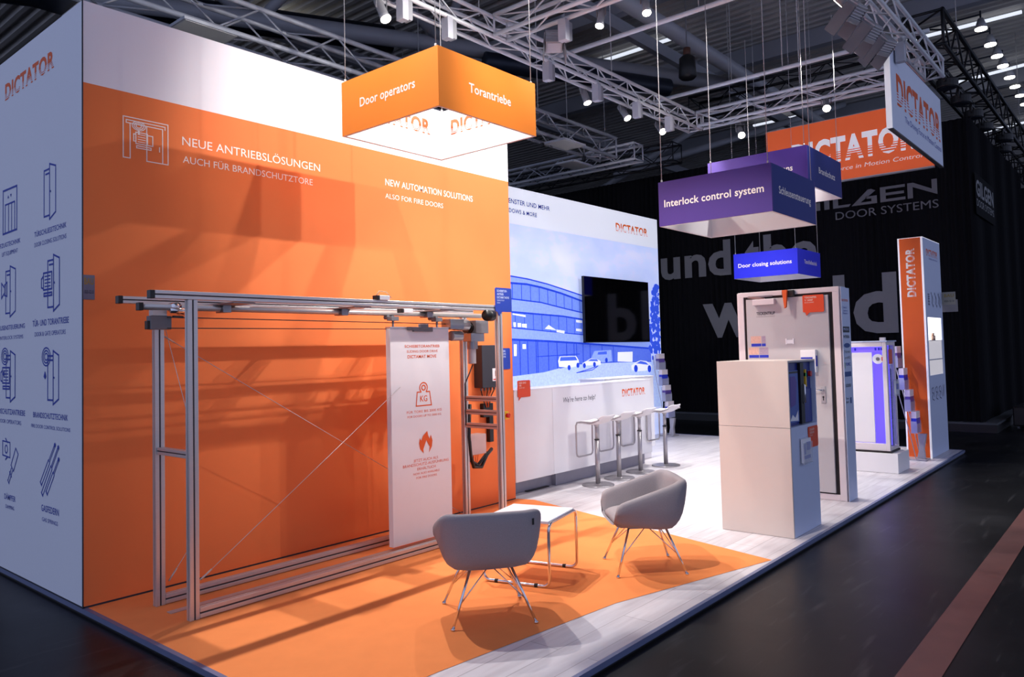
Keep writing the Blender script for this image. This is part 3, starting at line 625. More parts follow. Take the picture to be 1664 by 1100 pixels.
text(FY(0), 'DICTATOR', 6.522, .972, .578, .085, PRINTO, ct, bold=.038, stripes=True, name='logo')
bu = thing('back_counter', 'white raised counter unit standing behind the right end of the reception counter', 'counter', (7.2, .5, 0))
m = MB(bu); m.box(6.60, 7.87, .31, .72, .17, 1.17); m.build('carcass', WHITEG, bu, bevel=.002)
m = MB(bu); m.box(6.58, 7.88, .305, .74, 1.17, 1.187); m.build('worktop', WHITEG, bu, bevel=.002)
m = MB(bu); m.box(6.62, 7.84, .36, .70, 0, .17); m.build('plinth', WHITE, bu)

# ------------------------------------------------------------------ bar stools
def stool():
    t = thing('bar_stool', None, 'bar stool', (0, 0, 0), 0, 'bar stools at the reception counter')
    m = MB(); prof = [(0, 0), (.19, 0), (.19, .006), (.185, .011), (.05, .013), (.035, .02)]
    rr = [[m.v((r_*math.cos(2*PI*k/36), r_*math.sin(2*PI*k/36), z)) for k in range(36)] for r_, z in prof[1:]]
    for A, Bq in zip(rr, rr[1:]):
        for k in range(36): m.f((A[k], A[(k+1) % 36], Bq[(k+1) % 36], Bq[k]))
    m.f(rr[0][::-1]); m.f(rr[-1]); m.build('base', SATIN, t)
    m = MB(); m.cyl((0, 0, .012), (0, 0, .53), .028, 18); m.build('column', SATIN, t, True)
    m = MB(); m.cyl((0, 0, .53), (0, 0, .70), .021, 18); m.tube([(0, 0, .68), (0, 0, .735)], [.021, .05], 16); m.build('gas_lift', SILV, t, True)
    m = MB(); m.cyl((0, 0, .525), (0, 0, .536), .031, 18); m.build('collar', BLACKP, t, True)
    # seat: shallow S profile, raised lip at the back
    pf_ = [(.175, .738), (.13, .752), (.06, .745), (-.01, .738), (-.07, .745), (-.115, .772), (-.15, .806), (-.20, .83)]
    m = MB(); Lr = []
    for y, z in pf_:
        wv = .165 if y > -.1 else .165-.02*((-.1-y)/.1)
        Lr.append([m.v((x, y, z+.012*(abs(x)/wv)**2+dz)) for x, dz in [(wv*(-1+2*k/6), 0) for k in range(7)]]+[m.v((x, y+.004, z-.032+.008*(abs(x)/wv)**2)) for x in [wv*.96*(1-2*k/6) for k in range(7)]])
    n = len(Lr[0])
    for A, Bq in zip(Lr, Lr[1:]):
        for k in range(n): m.f((A[k], A[(k+1) % n], Bq[(k+1) % n], Bq[k]))
    m.f(Lr[0][::-1]); m.f(Lr[-1]); m.build('seat', SEATW, t, True, subsurf=1)
    P = [(-.168, -.15, .775), (-.170, -.05, .742), (-.170, .10, .745), (-.170, .158, .735), (-.168, .176, .70), (-.166, .176, .38), (-.155, .176, .345), (-.125, .176, .332), (.125, .176, .332), (.155, .176, .345), (.166, .176, .38), (.168, .176, .70), (.170, .158, .735), (.170, .10, .745), (.170, -.05, .742), (.168, -.15, .775)]
    m = MB(); m.tube(P, .0105, 10); m.build('footrest_frame', SATIN, t, True)
    m = MB(); m.bar((-.165, 0, .733), (.165, 0, .733), .05, .012); m.build('seat_bracket', SATIN, t)
    return t
st0 = stool()
for i, (x, y, lab) in enumerate(((5.518, -.267, 'white bar stool nearest the orange wall, first of the row at the counter'), (6.045, -.225, 'second bar stool from the orange wall, in front of the white counter'),
                                (6.60, -.195, 'third bar stool from the orange wall, below the orange counter logo'), (7.25, -.20, 'bar stool at the far right end of the counter, its seat against the black curtain'))):
    if i == 0: st0.location = (x, y, 0); st0['label'] = lab
    else: dup(st0, (x, y, 0), None, lab)

# television
tv = thing('television', 'large black flat television hung on the blue photo wall', 'television', (9.18, 1.72, 1.7))
m = MB(tv); m.box(8.10, 10.13, 1.655, 1.70, 1.698, 2.775); m.build('housing', BLACKP, tv, bevel=.004)
m = MB(tv); m.rect(FY(1.655), 8.11, 10.12, 1.712, 2.765, .001); m.build('screen', TVB, tv)
m = MB(tv); m.box(8.7, 9.6, 1.70, 1.755, 2.0, 2.5); m.build('wall_bracket', STEEL, tv)

# ------------------------------------------------------------------ zigzag brochure stands
def brochure_stand(x0, trays, base_y, label, words):
    t = thing('brochure_stand', label, 'brochure stand', (x0, base_y, 0))
    W2 = .12
    m = MB(t); m.box(x0-W2, x0+W2, base_y-.05, base_y+.22, .0, .018); m.build('base_plate', SILV, t, bevel=.004)
    m = MB(t); m.prism(Face((x0-.03, 0, 0), (0, 1, 0), (0, 0, 1)), [(base_y-.02, .018), (base_y+.08, .018), (base_y+.05, .15), (base_y+.06, trays[0][1]-.01), (base_y-.045, trays[0][1]-.01), (base_y-.01, .15)], 0, .06); m.build('foot', SILV, t, bevel=.004)
    for sx in (-1, 1):
        m = MB(t); m.tube([(x0+sx*W2, base_y+.07, .02)]+[(x0+sx*W2, y+.055, z+.01) for y, z in trays]+[(x0+sx*W2, trays[-1][0]+.07, trays[-1][1]+.25)], .006, 8); m.build('side_rod', SILV, t, True)
    for i, (y, z) in enumerate(trays):
        m = MB(t); m.box(x0-W2, x0+W2, y+.035, y+.04, z, z+.27); m.box(x0-W2, x0+W2, y-.035, y+.035, z, z+.006); m.box(x0-W2, x0+W2, y-.04, y-.035, z, z+.13); m.box(x0-W2, x0-W2+.004, y-.035, y+.035, z, z+.16); m.box(x0+W2-.004, x0+W2, y-.035, y+.035, z, z+.16)
        m.build('tray', ACRYL, t)
        c = (CATB, CATP, CATB, CATP, CATR)[i % 5]
        bo = thing('brochure', words[i], 'brochure', (x0, y, z+.006), 0, None)
        m = MB(bo); m.box(x0-.105, x0+.105, y-.03, y+.03, z+.007, z+.20); m.build('booklet_cover', c, bo)
        m = MB(bo); m.box(x0-.105, x0+.105, y-.03, y+.03, z+.20, z+.29); m.build('booklet_header', CATW, bo)
    return t
brochure_stand(9.42, [(-2.80, .36), (-2.735, .65), (-2.67, .94), (-2.60, 1.24)], -2.88, 'slanted brochure stand with clear trays beside the orange column',
    ['blue brochures in the bottom tray beside the orange column', 'violet brochures in the second tray from the bottom beside the orange column', 'blue brochures in the third tray from the bottom beside the orange column', 'violet brochures in the top tray beside the orange column'])
brochure_stand(10.38, [(1.44, .33), (1.49, .62), (1.545, .90), (1.60, 1.19)], 1.38, 'slanted brochure stand with clear trays at the right end of the blue photo wall',
    ['blue brochures in the lowest tray by the photo wall', 'violet brochures in the second lowest tray by the photo wall', 'blue brochures in the second highest tray by the photo wall', 'violet brochures in the highest tray by the photo wall'])

# ------------------------------------------------------------------ interlock display box (grey pedestal with a glazed niche)
gx = thing('display_box', 'tall pale grey display box with a dark blue niche in its aisle side', 'display box', (4.62, -2.7, 0))
m = MB(gx); m.box(4.30, 4.32, -3.012, -2.385, .90, 1.457); m.build('upper_panel', TAUPE, gx, bevel=.0015)
m = MB(gx); m.box(4.30, 4.32, -3.012, -2.385, 0, .897); m.build('lower_panel', TAUPE, gx, bevel=.0015)
m = MB(gx); m.box(4.32, 4.95, -3.012, -2.995, 0, .90); m.build('lower_panel', PALEBLUE, gx, bevel=.0015)
m = MB(gx); m.box(4.32, 4.95, -3.012, -2.385, 1.44, 1.457); m.build('top_panel', TAUPE, gx, bevel=.0015)
m = MB(gx); m.box(4.935, 4.95, -3.012, -2.385, .90, 1.44); m.box(4.935, 4.95, -2.995, -2.385, 0, .90); m.build('side_panel', PALEBLUE, gx)
m = MB(gx); m.box(4.32, 4.935, -2.40, -2.385, 0, 1.44); m.box(4.32, 4.935, -2.995, -2.40, .885, .90); m.build('niche_shell', PALEBLUE, gx)
m = MB(gx); m.box(4.325, 4.93, -2.972, -2.955, .905, 1.435); m.build('niche_back', NAVY, gx)
m = MB(gx); m.box(4.36, 4.60, -2.984, -2.972, .93, 1.37); m.build('interlock_unit', M('unit_blue', (70, 96, 170), .4), gx, bevel=.003)
FU = FY(-2.984)
m = MB(gx); m.poly(FU, [(4.40, 1.06), (4.52, 1.08), (4.56, 1.27), (4.52, 1.32), (4.41, 1.32)], .002); m.mi = 1; m.poly(FU, [(4.38, .95), (4.44, 1.0), (4.50, .97), (4.57, 1.03), (4.57, .94)], .002); m.mi = 2; m.rect(FU, 4.37, 4.59, 1.345, 1.362, .002); m.build('unit_print', [CATP, WHITEG, BLACKP], gx)
m = MB(gx); m.box(4.62, 4.70, -2.998, -2.972, .91, 1.43); m.build('black_mullion', BLACKP, gx)
m = MB(gx); m.tube([(4.675, -2.99, 1.25), (4.675, -3.012, 1.24), (4.675, -3.012, 1.09), (4.675, -2.99, 1.08)], .007, 8); m.build('grip_bar', CHROME, gx, True)
m = MB(gx); m.box(4.765, 4.79, -2.99, -2.972, 1.22, 1.37); m.mi = 1; m.box(4.765, 4.79, -2.991, -2.972, 1.31, 1.34); m.build('status_light', [YELL, M('green_lens', (60, 200, 90), .4)], gx)
m = MB(gx); m.cyl((4.86, -2.985, 1.33), (4.86, -3.008, 1.33), .024, 16); m.mi = 1; m.box(4.83, 4.89, -2.985, -2.972, 1.30, 1.36); m.build('push_button', [RED, NAVY], gx)
m = MB(gx); m.box(4.74, 4.92, -2.982, -2.972, .91, 1.20); m.build('control_panel', M('deep_blue_panel', (26, 44, 130), .3), gx, bevel=.003)
pd = thing('leaflet_holder', 'clear leaflet holder with blue print on the pale side of the grey display box', 'leaflet holder', (4.59, -3.02, .57))
m = MB(pd); m.box(4.49, 4.70, -3.05, -3.046, .58, .76); m.box(4.49, 4.70, -3.018, -3.013, .58, .80); m.box(4.49, 4.70, -3.046, -3.018, .58, .586); m.build('pocket', ACRYL, pd)
m = MB(pd); m.box(4.50, 4.69, -3.04, -3.022, .59, .79); m.build('leaflets', WHITEG, pd)
m = MB(pd); FP = FY(-3.04); m.rect(FP, 4.52, 4.56, .66, .75); m.rect(FP, 4.58, 4.67, .69, .76); m.rect(FP, 4.52, 4.67, .62, .65); m.build('leaflet_print', CATB, pd)
bubble(FY(-3.013), 4.70, 4.93, .695, .875, REDTAG, 'red speech bubble tag on the pale side of the grey display box', [('SCHLEUSEN-', .10, 1), ('STEUERUNG', .10, 1), ('INTERLOCK', .07, 0)], .06)

# ------------------------------------------------------------------ fire door exhibit
dx = thing('door_exhibit', 'grey fire door in a pale free-standing frame with closer and lever handle', 'door', (6.2, -2.37, 0))
FDX = FX(6.06)
for nm, (a0, a1, z0, z1) in {'head': (-2.90, -1.83, 2.118, 2.17), 'stile': (-2.90, -2.835, .0, 2.118), 'jamb': (-1.89, -1.83, .0, 2.118), 'threshold': (-2.835, -1.89, 0, .06)}.items():
    m = MB(dx); m.box(6.06, 6.20, a0, a1, z0, z1); m.build('frame_'+nm, FRAMEW, dx, bevel=.003)
m = MB(dx); m.box(6.10, 6.21, -2.92, -1.80, 0, 2.165); m.build('frame_body', FRAMEW, dx, bevel=.003)
m = MB(dx); m.box(6.205, 6.335, -2.92, -1.80, 0, 2.16); m.build('side_panel', PALEBLUE, dx)
m = MB(dx); m.box(6.06, 6.21, -2.922, -2.918, 0, 2.165); m.build('side_panel', PALEBLUE, dx)
m = MB(dx); m.box(6.075, 6.099, -2.835, -1.89, .06, 2.118); m.build('seal_gap', SEAL, dx)
lf = MB(dx); lf.box(6.05, 6.09, -2.795, -1.922, .075, 2.09); lf = lf.build('door_leaf', DOORG, dx, bevel=.002)
FLf = FX(6.05)
m = MB(dx); m.box(6.00, 6.049, -2.253, -2.015, 2.022, 2.083); m.build('door_closer', FRAMEW, lf, bevel=.004)
m = MB(dx); m.bar((6.03, -2.14, 2.085), (6.04, -1.96, 2.115), .012, .022); m.bar((6.04, -1.95, 2.113), (6.05, -2.22, 2.117), .014, .016); m.build('closer_arm', STEEL, lf)
m = MB(dx); m.box(6.02, 6.06, -2.462, -2.33, 2.095, 2.165); m.build('hold_open_box', BLACKP, dx, bevel=.01)
m = MB(dx); m.prism(FX(6.02), [(2.345, 2.165), (2.40, 2.165), (2.385, 1.985), (2.365, 1.972)], .0, .03); m.build('swing_arm', PRINTO, dx, bevel=.003)
m = MB(dx); m.rect(FLf, 2.33, 2.46, 1.90, 2.06, .0015); m.build('cover_plate', DOORG, lf)
text(FLf, 'TECKENTRUP', 2.037, 1.917, .205, .030, PRINTD, lf, bold=.03, d=.001); text(FLf, 'DOOR SOLUTIONS', 2.038, 1.893, .20, .011, M('grey_print', (120, 116, 120), .6), lf, d=.001)
for a0, a1, z0, z1, sp in ((1.963, 2.128, 1.578, 1.689, .115), (1.934, 2.154, 1.455, 1.566, .115)):
    m = MB(dx); m.rect(FLf, a0, a0+sp, z0+.035, z1, .001); m.mi = 1; m.rect(FLf, a0+sp+.006, a1, z0+.035, z1, .001); m.mi = 2; m.rect(FLf, a0+.005, a0+sp, z0, z0+.03, .001); m.rect(FLf, a0+sp+.006, a1, z0, z0+.03, .001)
    m.build('instruction_sticker', [M('pink_grid', (222, 176, 160), .6, var=.3, scale=90), M('lilac_grid', (170, 150, 170), .6, var=.3, scale=90), CATB], lf)
m = MB(dx); m.box(6.046, 6.049, -2.43, -2.345, 1.60, 1.64)
for a in (-2.345, -2.42): m.box(6.044, 6.049, a-.012, a, 1.594, 1.654)
m.build('white_clip', WHITEG, lf)
m = MB(dx); m.box(5.985, 6.048, -2.668, -2.516, 1.30, 1.53); m.mi = 1; m.rect(FX(5.985), 2.52, 2.64, 1.40, 1.455, .001); m.rect(FY(-2.668), 5.995, 6.04, 1.36, 1.47, .001); m.build('leaflet_box', [WHITEG, CATB], lf, bevel=.003)
m = MB(dx); m.box(6.042, 6.049, -2.738, -2.688, .98, 1.154); m.build('lock_plate', SILV, lf, bevel=.003)
m = MB(dx); m.tube([(6.045, -2.715, 1.118), (6.0, -2.715, 1.118), (5.99, -2.70, 1.118), (5.99, -2.60, 1.116)], .010, 10); m.build('lever_handle', CHROME, lf, True)
m = MB(dx); FLk = FX(6.042); m.disc(FLk, 2.713, 1.045, .010, .001, 12); m.rect(FLk, 2.708, 2.718, 1.01, 1.045, .001); m.build('keyhole', BLACKP, lf)
FS = FY(-2.922)
for s_, x, z, w, h, mt, bo in (('DICTATOR', 6.075, 2.018, .20, .022, PRINTO, .02), ('Türen &', 6.10, 1.945, .12, .022, PRINTB, 0), ('Zargen von', 6.10, 1.915, .15, .020, PRINTB, 0), ('Partnern', 6.10, 1.887, .14, .020, PRINTB, 0), ('WERRA', 6.075, 1.642, .20, .030, PRINTD, .02),
                         ('Novo', 6.09, 1.49, .18, .032, CURTXT, 0), ('proHD', 6.10, 1.43, .17, .026, CURTXT, 0), ('FLINC', 6.12, 1.36, .15, .03, PRINTB, .02), ('SÜDDEU', 6.09, 1.145, .17, .028, PRINTD, .02), ('Tore', 6.085, 1.02, .08, .02, PRINTD, .02), ('Sport', 6.085, .985, .08, .02, PRINTD, .02)):
    text(FS, s_, x, z, w, h, mt, dx, bold=bo, d=.001)
m = MB(dx); m.rect(FS, 6.075, 6.285, 1.70, 1.76, .001); m.mi = 1; m.rect(FS, 6.08, 6.285, 1.25, 1.30, .001); m.disc(FS, 6.185, 1.567, .10, .001, 20, .024); m.mi = 2; m.rect(FS, 6.085, 6.10, 1.335, 1.395, .001); m.mi = 1; m.rect(FS, 6.22, 6.26, .975, 1.035, .001)
m.build('partner_badges', [PRINTD, M('steel_blue_print', (40, 74, 140), .6), M('lime_print', (150, 180, 60), .6)], dx)
text(FS, 'PRIOU', 6.09, 1.722, .16, .022, TAGTXB, dx, d=.002, bold=.01)
bubble(FX(6.047), 2.541, 2.757, 1.918, 2.098, REDTAG, 'red-orange speech bubble tag on the upper corner of the grey fire door', [('TÜRDÄMPFER', .10, 1), ('V 1600F', .10, 1), ('DOOR DAMPER', .07, 0)], .16)

# ------------------------------------------------------------------ glazed machine case on plinth
pc = thing('plinth_block', 'low white plinth block under the glazed sliding door case', 'plinth', (8.3, -2.3, 0))
m = MB(pc); m.box(8.07, 8.60, -2.89, -1.75, 0, .235); m.build('plinth_body', WHITE, pc, bevel=.003)
mc = thing('sliding_door_case', 'small aluminium framed sliding door case glowing violet on a white plinth', 'display case', (8.35, -2.3, .235))
def bars(name, lst, mat=FRAMEW, par=mc):
    for q in lst:
        m = MB(par); m.box(*q); m.build(name, mat, par, bevel=.003)
bars('frame_stile', [(8.11, 8.16, -2.80, -2.755, .26, 1.595), (8.11, 8.16, -1.86, -1.82, .26, 1.595), (8.47, 8.52, -2.80, -2.755, .26, 1.595), (8.47, 8.52, -1.86, -1.82, .26, 1.595)])
bars('frame_rail', [(8.11, 8.16, -2.755, -1.86, 1.535, 1.595), (8.11, 8.16, -2.755, -1.86, .26, .345), (8.16, 8.47, -2.80, -2.765, 1.55, 1.595), (8.16, 8.47, -2.80, -2.765, .26, .30)])
m = MB(mc); m.box(8.10, 8.53, -2.81, -1.81, .237, .26); m.build('base_tray', SEAL, mc)
m = MB(mc); m.box(8.10, 8.54, -2.815, -1.81, 1.595, 1.61); m.build('top_plate', PALEBLUE, mc)
m = MB(mc); m.box(8.40, 8.42, -2.755, -1.86, .30, 1.55); m.build('lit_backing', VIOLET, mc)
m = MB(mc); m.box(8.18, 8.21, -2.615, -1.862, .345, 1.468); m.build('sliding_panel', WHITE, mc, bevel=.002)
m = MB(mc); m.box(8.18, 8.26, -2.74, -1.87, 1.475, 1.50); m.mi = 1
for a in (-2.3, -2.42, -2.66, -2.70, -2.73): m.box(8.17, 8.18, a-.012, a+.008, 1.49, 1.525)
m.build('drive_rail', [VIOLET, CATB], mc)
m = MB(mc); m.cyl((8.15, -2.69, 1.385), (8.19, -2.69, 1.385), .062, 28); m.mi = 1; m.cyl((8.145, -2.69, 1.385), (8.151, -2.69, 1.385), .022, 18); m.mi = 2; m.box(8.145, 8.16, -2.752, -2.735, 1.36, 1.41); m.build('drive_wheel', [WHITEG, GREYP, RED], mc)
m = MB(mc); m.box(8.17, 8.46, -2.785, -2.78, .31, 1.545); m.build('side_glass', GLASS, mc)
m = MB(mc); m.box(8.19, 8.45, -2.74, -2.73, .32, 1.53); m.build('inner_panel', PALEBLUE, mc)
m = MB(mc); m.box(8.30, 8.36, -2.74, -2.68, 1.611, 1.65); m.build('top_sensor', SILV, mc)
rtg = thing('information_tag', 'red tag behind the side glass of the violet glowing case', 'tag', (8.27, -2.80, 1.32)); m = MB(rtg); m.box(8.21, 8.37, -2.803, -2.80, 1.32, 1.50); m.build('board', REDTAG, rtg)
lh = thing('leaflet_holder', 'clear leaflet holder on the side of the violet glowing case', 'leaflet holder', (8.42, -2.82, .92))
m = MB(lh); m.box(8.33, 8.50, -2.84, -2.81, .92, 1.12); m.build('pocket', ACRYL, lh); m = MB(lh); m.box(8.345, 8.485, -2.835, -2.815, .94, 1.10); m.build('leaflets', WHITEG, lh); m = MB(lh); m.rect(FY(-2.835), 8.36, 8.47, 1.0, 1.07); m.build('leaflet_print', CATB, lh)

# ------------------------------------------------------------------ orange column with lit niche
co = thing('advertising_column', 'tall orange column with pale blue aisle side and lit shelf niche at the platform end', 'column', (10.1, -2.8, 0))
m = MB(co); m.box(9.61, 10.66, -2.93, -2.64, 0, 3.02); m.build('core', WHITE, co)
m = MB(co); m.box(9.60, 9.61, -2.918, -2.650, .0, 3.02); m.build('orange_face', COLOR_, co)
m = MB(co); m.box(9.597, 9.612, -2.942, -2.918, 0, 3.022); m.box(9.597, 9.612, -2.650, -2.63, 0, 3.022); m.box(9.60, 10.66, -2.942, -2.63, 3.015, 3.025); m.build('white_edge', COLW, co)
NX0, NX1, NZ0, NZ1 = 9.70, 10.56, 1.115, 1.92
m = MB(co); m.box(9.612, 10.66, -2.942, -2.93, NZ1, 3.02); m.box(9.612, 10.66, -2.942, -2.93, 0, NZ0); m.box(9.612, NX0, -2.942, -2.93, NZ0, NZ1); m.box(NX1, 10.66, -2.942, -2.93, NZ0, NZ1); m.build('pale_face', PALEBLUE, co)
nb = MB(co); nb.rect(FY(-2.931), NX0, NX1, NZ0, NZ1, .0005); nb.build('niche_backing', WHITEG, co)
m = MB(co); m.rect(FY(-2.932), NX0, NX1, 1.60, NZ1, .001); m.build('lit_backing', NICHEL, co)
m = MB(co); m.box(NX0, NX1, -2.943, -2.933, 1.325, 1.335); m.build('niche_shelf', GLASS, co)
m = MB(co); m.rect(FY(-2.934), NX0+.02, NX1-.02, 1.34, 1.60, .001); m.rect(FY(-2.932), NX0+.005, NX1-.005, NZ0, 1.322, .001); m.build('niche_mount', M('glowing_mount', (214, 208, 208), .6, emit=.55), co)  # emission added to the mount so the lower niche looks lit from behind
FC6 = Face((9.60, 0, 0), (0, 0, 1), (0, 1, 0))
text(FC6, 'DICTATOR', 2.205, -2.83, .672, .098, PRINTW, co, bold=.045, stripes=True, name='logo')
FCs = FY(-2.942)
text(FCs, 'DICTATOR', 9.79, 2.785, .69, .085, PRINTO, co, bold=.038, stripes=True, name='logo'); text(FCs, 'The Driving Force in Motion Control', 9.93, 2.735, .54, .024, PRINTB, co)
m = MB(co); st = lambda p, w=.014, c=False: m.stroke(FCs, p, w, .002, c)
st([(9.77, 2.24), (9.86, 2.24)]); 
for x in (9.80, 9.84): st([(x, 2.09), (x, 2.22)])
for z in (2.10, 2.14, 2.18, 2.21): st([(9.77, z), (9.87, z)], .01)
for x in (9.98, 10.20, 10.42): st([(x, 2.26), (x+.05, 2.20), (x+.02, 2.13), (x+.10, 2.07), (x+.12, 2.10)]); st([(x+.06, 2.23), (x+.10, 2.18), (x+.08, 2.13)], .01); m.disc(FCs, x, 2.26, .018, .002, 10)
for x in (9.75, 9.98, 10.2): 
    st([(x+.08, .95), (x, .93), (x+.02, .88), (x+.09, .87), (x+.02, .82), (x+.03, .79), (x+.12, .77)], .013); st([(x+.12, .94), (x+.14, .82)], .011)
st([(10.40, .80), (10.47, .95)]); st([(10.48, .80), (10.53, .95)])
m.build('line_drawings', M('ink_print', (60, 66, 110), .6), co)
sh = thing('shelf_object', 'small brass fitting standing on the lit shelf of the orange column', 'fitting', (9.93, -2.948, 1.60))
m = MB(sh); m.cyl((9.93, -2.951, 1.602), (9.93, -2.951, 1.665), .03, 14); m.cyl((9.93, -2.951, 1.665), (9.93, -2.951, 1.70), .018, 12); m.build('fitting_body', M('brass', (206, 170, 150), .35, .4), sh, True)
m = MB(sh); m.box(9.72, 10.52, -2.955, -2.943, 1.592, 1.602); m.build('display_ledge', WHITEG, sh)
fc2 = thing('fair_card', 'small beige card sticking out beside the pale side of the orange column', 'card', (10.66, -3.02, 2.14))
m = MB(fc2); m.box(10.652, 10.66, -3.12, -2.945, 2.115, 2.30); m.build('card_sheet', M('beige_card', (150, 146, 136), .6), fc2)
text(FX(10.652), 'BAU', 2.975, 2.225, .125, .045, M('ochre_print', (150, 128, 60)), fc2, bold=.02, d=.001); text(FX(10.652), '10.01-12.1.0', 2.975, 2.155, .125, .025, PRINTD, fc2, bold=.02, d=.001)

# ------------------------------------------------------------------ hanging square signs
def hang_sign(name, x0, y0, z0, s, h, mat, label, left, right, inner=True, wires=True, ls=None, zc=5.2):
    t = thing(name, label, 'hanging sign', (x0+s/2, y0+s/2, z0), 0, 'square hanging signs')
    th = .02; x1, y1, z1 = x0+s, y0+s, z0+h
    specs = [('entrance', FX(x0), (x0, x0+th, y0, y1), FX(x0+th)), ('aisle', FY(y0), (x0+th, x1-th, y0, y0+th), None), ('end', FX(x1), (x1-th, x1, y0, y1), None), ('back', FY(y1), (x0+th, x1-th, y1-th, y1), None)]
    pn = []
    for nm, F, q, _ in specs:
        m = MB(t); m.box(*q, z0, z1)
        m.mi = 1
        if nm == 'end': m.rect(FX(x1-th), -y1+th, -y0-th, z0, z1, .0008)
        if nm == 'back': m.rect(FY(y1-th), x0+th, x1-th, z0, z1, .0008)
        if nm == 'entrance': m.rect(Face((x0+th, 0, 0), (0, 1, 0), (0, 0, 1)), y0+th, y1-th, z0, z1, .0008)
        if nm == 'aisle': m.rect(Face((0, y0+th, 0), (-1, 0, 0), (0, 0, 1)), -x1+th, -x0-th, z0, z1, .0008)
        m.rect(Face((0, 0, z0), (1, 0, 0), (0, -1, 0)), q[0], q[1], -q[3], -q[2], .0008)
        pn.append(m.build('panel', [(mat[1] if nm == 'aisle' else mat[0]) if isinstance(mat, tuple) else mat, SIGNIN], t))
    (s_, a, z, w, hh) = left; text(FX(x0), s_, a, z, w, hh, PRINTW, pn[0], bold=.016)
    (s_, a, z, w, hh) = right; text(FY(y0), s_, a, z, w, hh, PRINTW, pn[1], bold=.016)
    text(FX(x1-th), 'DICTATOR', -y1+.14*s, z0+.19, .72*s, .11, PRINTO, pn[2], bold=.038, stripes=True, name='logo', d=.002)
    text(FY(y1-th), 'DICTATOR', x0+.14*s, z0+.19, .72*s, .11, PRINTO, pn[3], bold=.038, stripes=True, name='logo', d=.002)
    for x in (x0+.012, x1-.012):
        for y in (y0+.03, y1-.03):
            m = MB(t); m.tube([(x, y, z1-.01), (x, y, zc)], .0032, 6); m.cyl((x, y, z1-.005), (x, y, z1+.02), .008, 8); m.build('suspension_wire', WIRE, t, True)
    return t
hang_sign('hanging_sign', 1.461, -1.868, 3.199, 1.015, .40, ORBOX, 'square orange hanging sign above the carpet, nearest the camera', ('Door operators', 1.063, 3.373, .583, .063), ('Torantriebe', 1.75, 3.36, .438, .063))
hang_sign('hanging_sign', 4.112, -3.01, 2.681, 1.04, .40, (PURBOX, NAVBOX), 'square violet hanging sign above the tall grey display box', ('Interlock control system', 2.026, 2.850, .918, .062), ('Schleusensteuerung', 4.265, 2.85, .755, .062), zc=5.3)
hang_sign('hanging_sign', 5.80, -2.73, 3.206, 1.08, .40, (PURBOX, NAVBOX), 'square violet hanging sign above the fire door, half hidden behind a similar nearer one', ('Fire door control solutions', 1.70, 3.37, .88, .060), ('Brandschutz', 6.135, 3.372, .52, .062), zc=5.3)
hang_sign('hanging_sign', 9.867, -1.142, 2.682, 1.04, .40, BLUBOX, 'square bright blue hanging sign, smallest looking, over the fire door against the curtain', ('Door closing solutions', .178, 2.855, .872, .062), ('Türschließtechnik', 10.158, 2.863, .575, .062), zc=9.5)

# big logo panels hung in the corner
hp = thing('logo_panel', 'large white hanging panel with orange logo at the aisle corner', 'hanging panel', (8.9, -3.08, 4.05))
m = MB(hp); m.box(7.50, 10.20, -3.13, -3.085, 4.06, 5.02); m.build('light_box', M('panel_textile', (226, 232, 248), .8, var=.02, spec=.2), hp)
m = MB(hp); m.box(7.475, 7.50, -3.135, -3.075, 4.05, 5.03); m.build('end_frame', COLW, hp); m = MB(hp); m.box(7.50, 10.215, -3.131, -3.08, 4.045, 4.06); m.box(7.50, 10.215, -3.131, -3.08, 5.02, 5.03); m.box(10.20, 10.215, -3.131, -3.08, 4.06, 5.02); m.build('edge_frame', DKGREY, hp)
text(FY(-3.13), 'DICTATOR', 7.77, 4.40, 2.33, .345, PRINTO, hp, bold=.038, stripes=True, name='logo'); text(FY(-3.13), 'The Driving Force in Motion Control', 8.11, 4.245, 2.0, .075, PRINTB, hp)
ho = thing('logo_panel', 'large orange hanging panel with white logo behind the violet signs', 'hanging panel', (10.25, -1.8, 4.07))
m = MB(ho); m.box(10.12, 10.21, -3.02, -.62, 4.08, 5.04); m.build('light_box', M('red_orange_textile', (240, 104, 52), .7, var=.02, scale=3, emit=.25), ho)
m = MB(ho); m.box(10.115, 10.212, -3.022, -.615, 4.065, 4.08); m.box(10.115, 10.212, -3.022, -.615, 5.04, 5.05); m.build('frame', SILV, ho)
text(FX(10.12), 'DICTATOR', 1.03, 4.39, 1.80, .342, M('lit_white_print', (240, 238, 244), .6, emit=.35), ho, bold=.045, stripes=True, name='logo'); text(FX(10.12), 'The Driving Force in Motion Control', 1.03, 4.225, 1.85, .062, M('lit_white_print', (240, 226, 222), .6, emit=.3), ho, slant=.2)
for p_, x, y in ((hp, 7.7, -3.105), (hp, 10.0, -3.105), (ho, 10.16, -.8), (ho, 10.16, -2.9)):
    m = MB(p_); m.tube([(x, y, 5.02), (x, y, 5.075)], .006, 6); m.build('hanger', WIRE, p_)

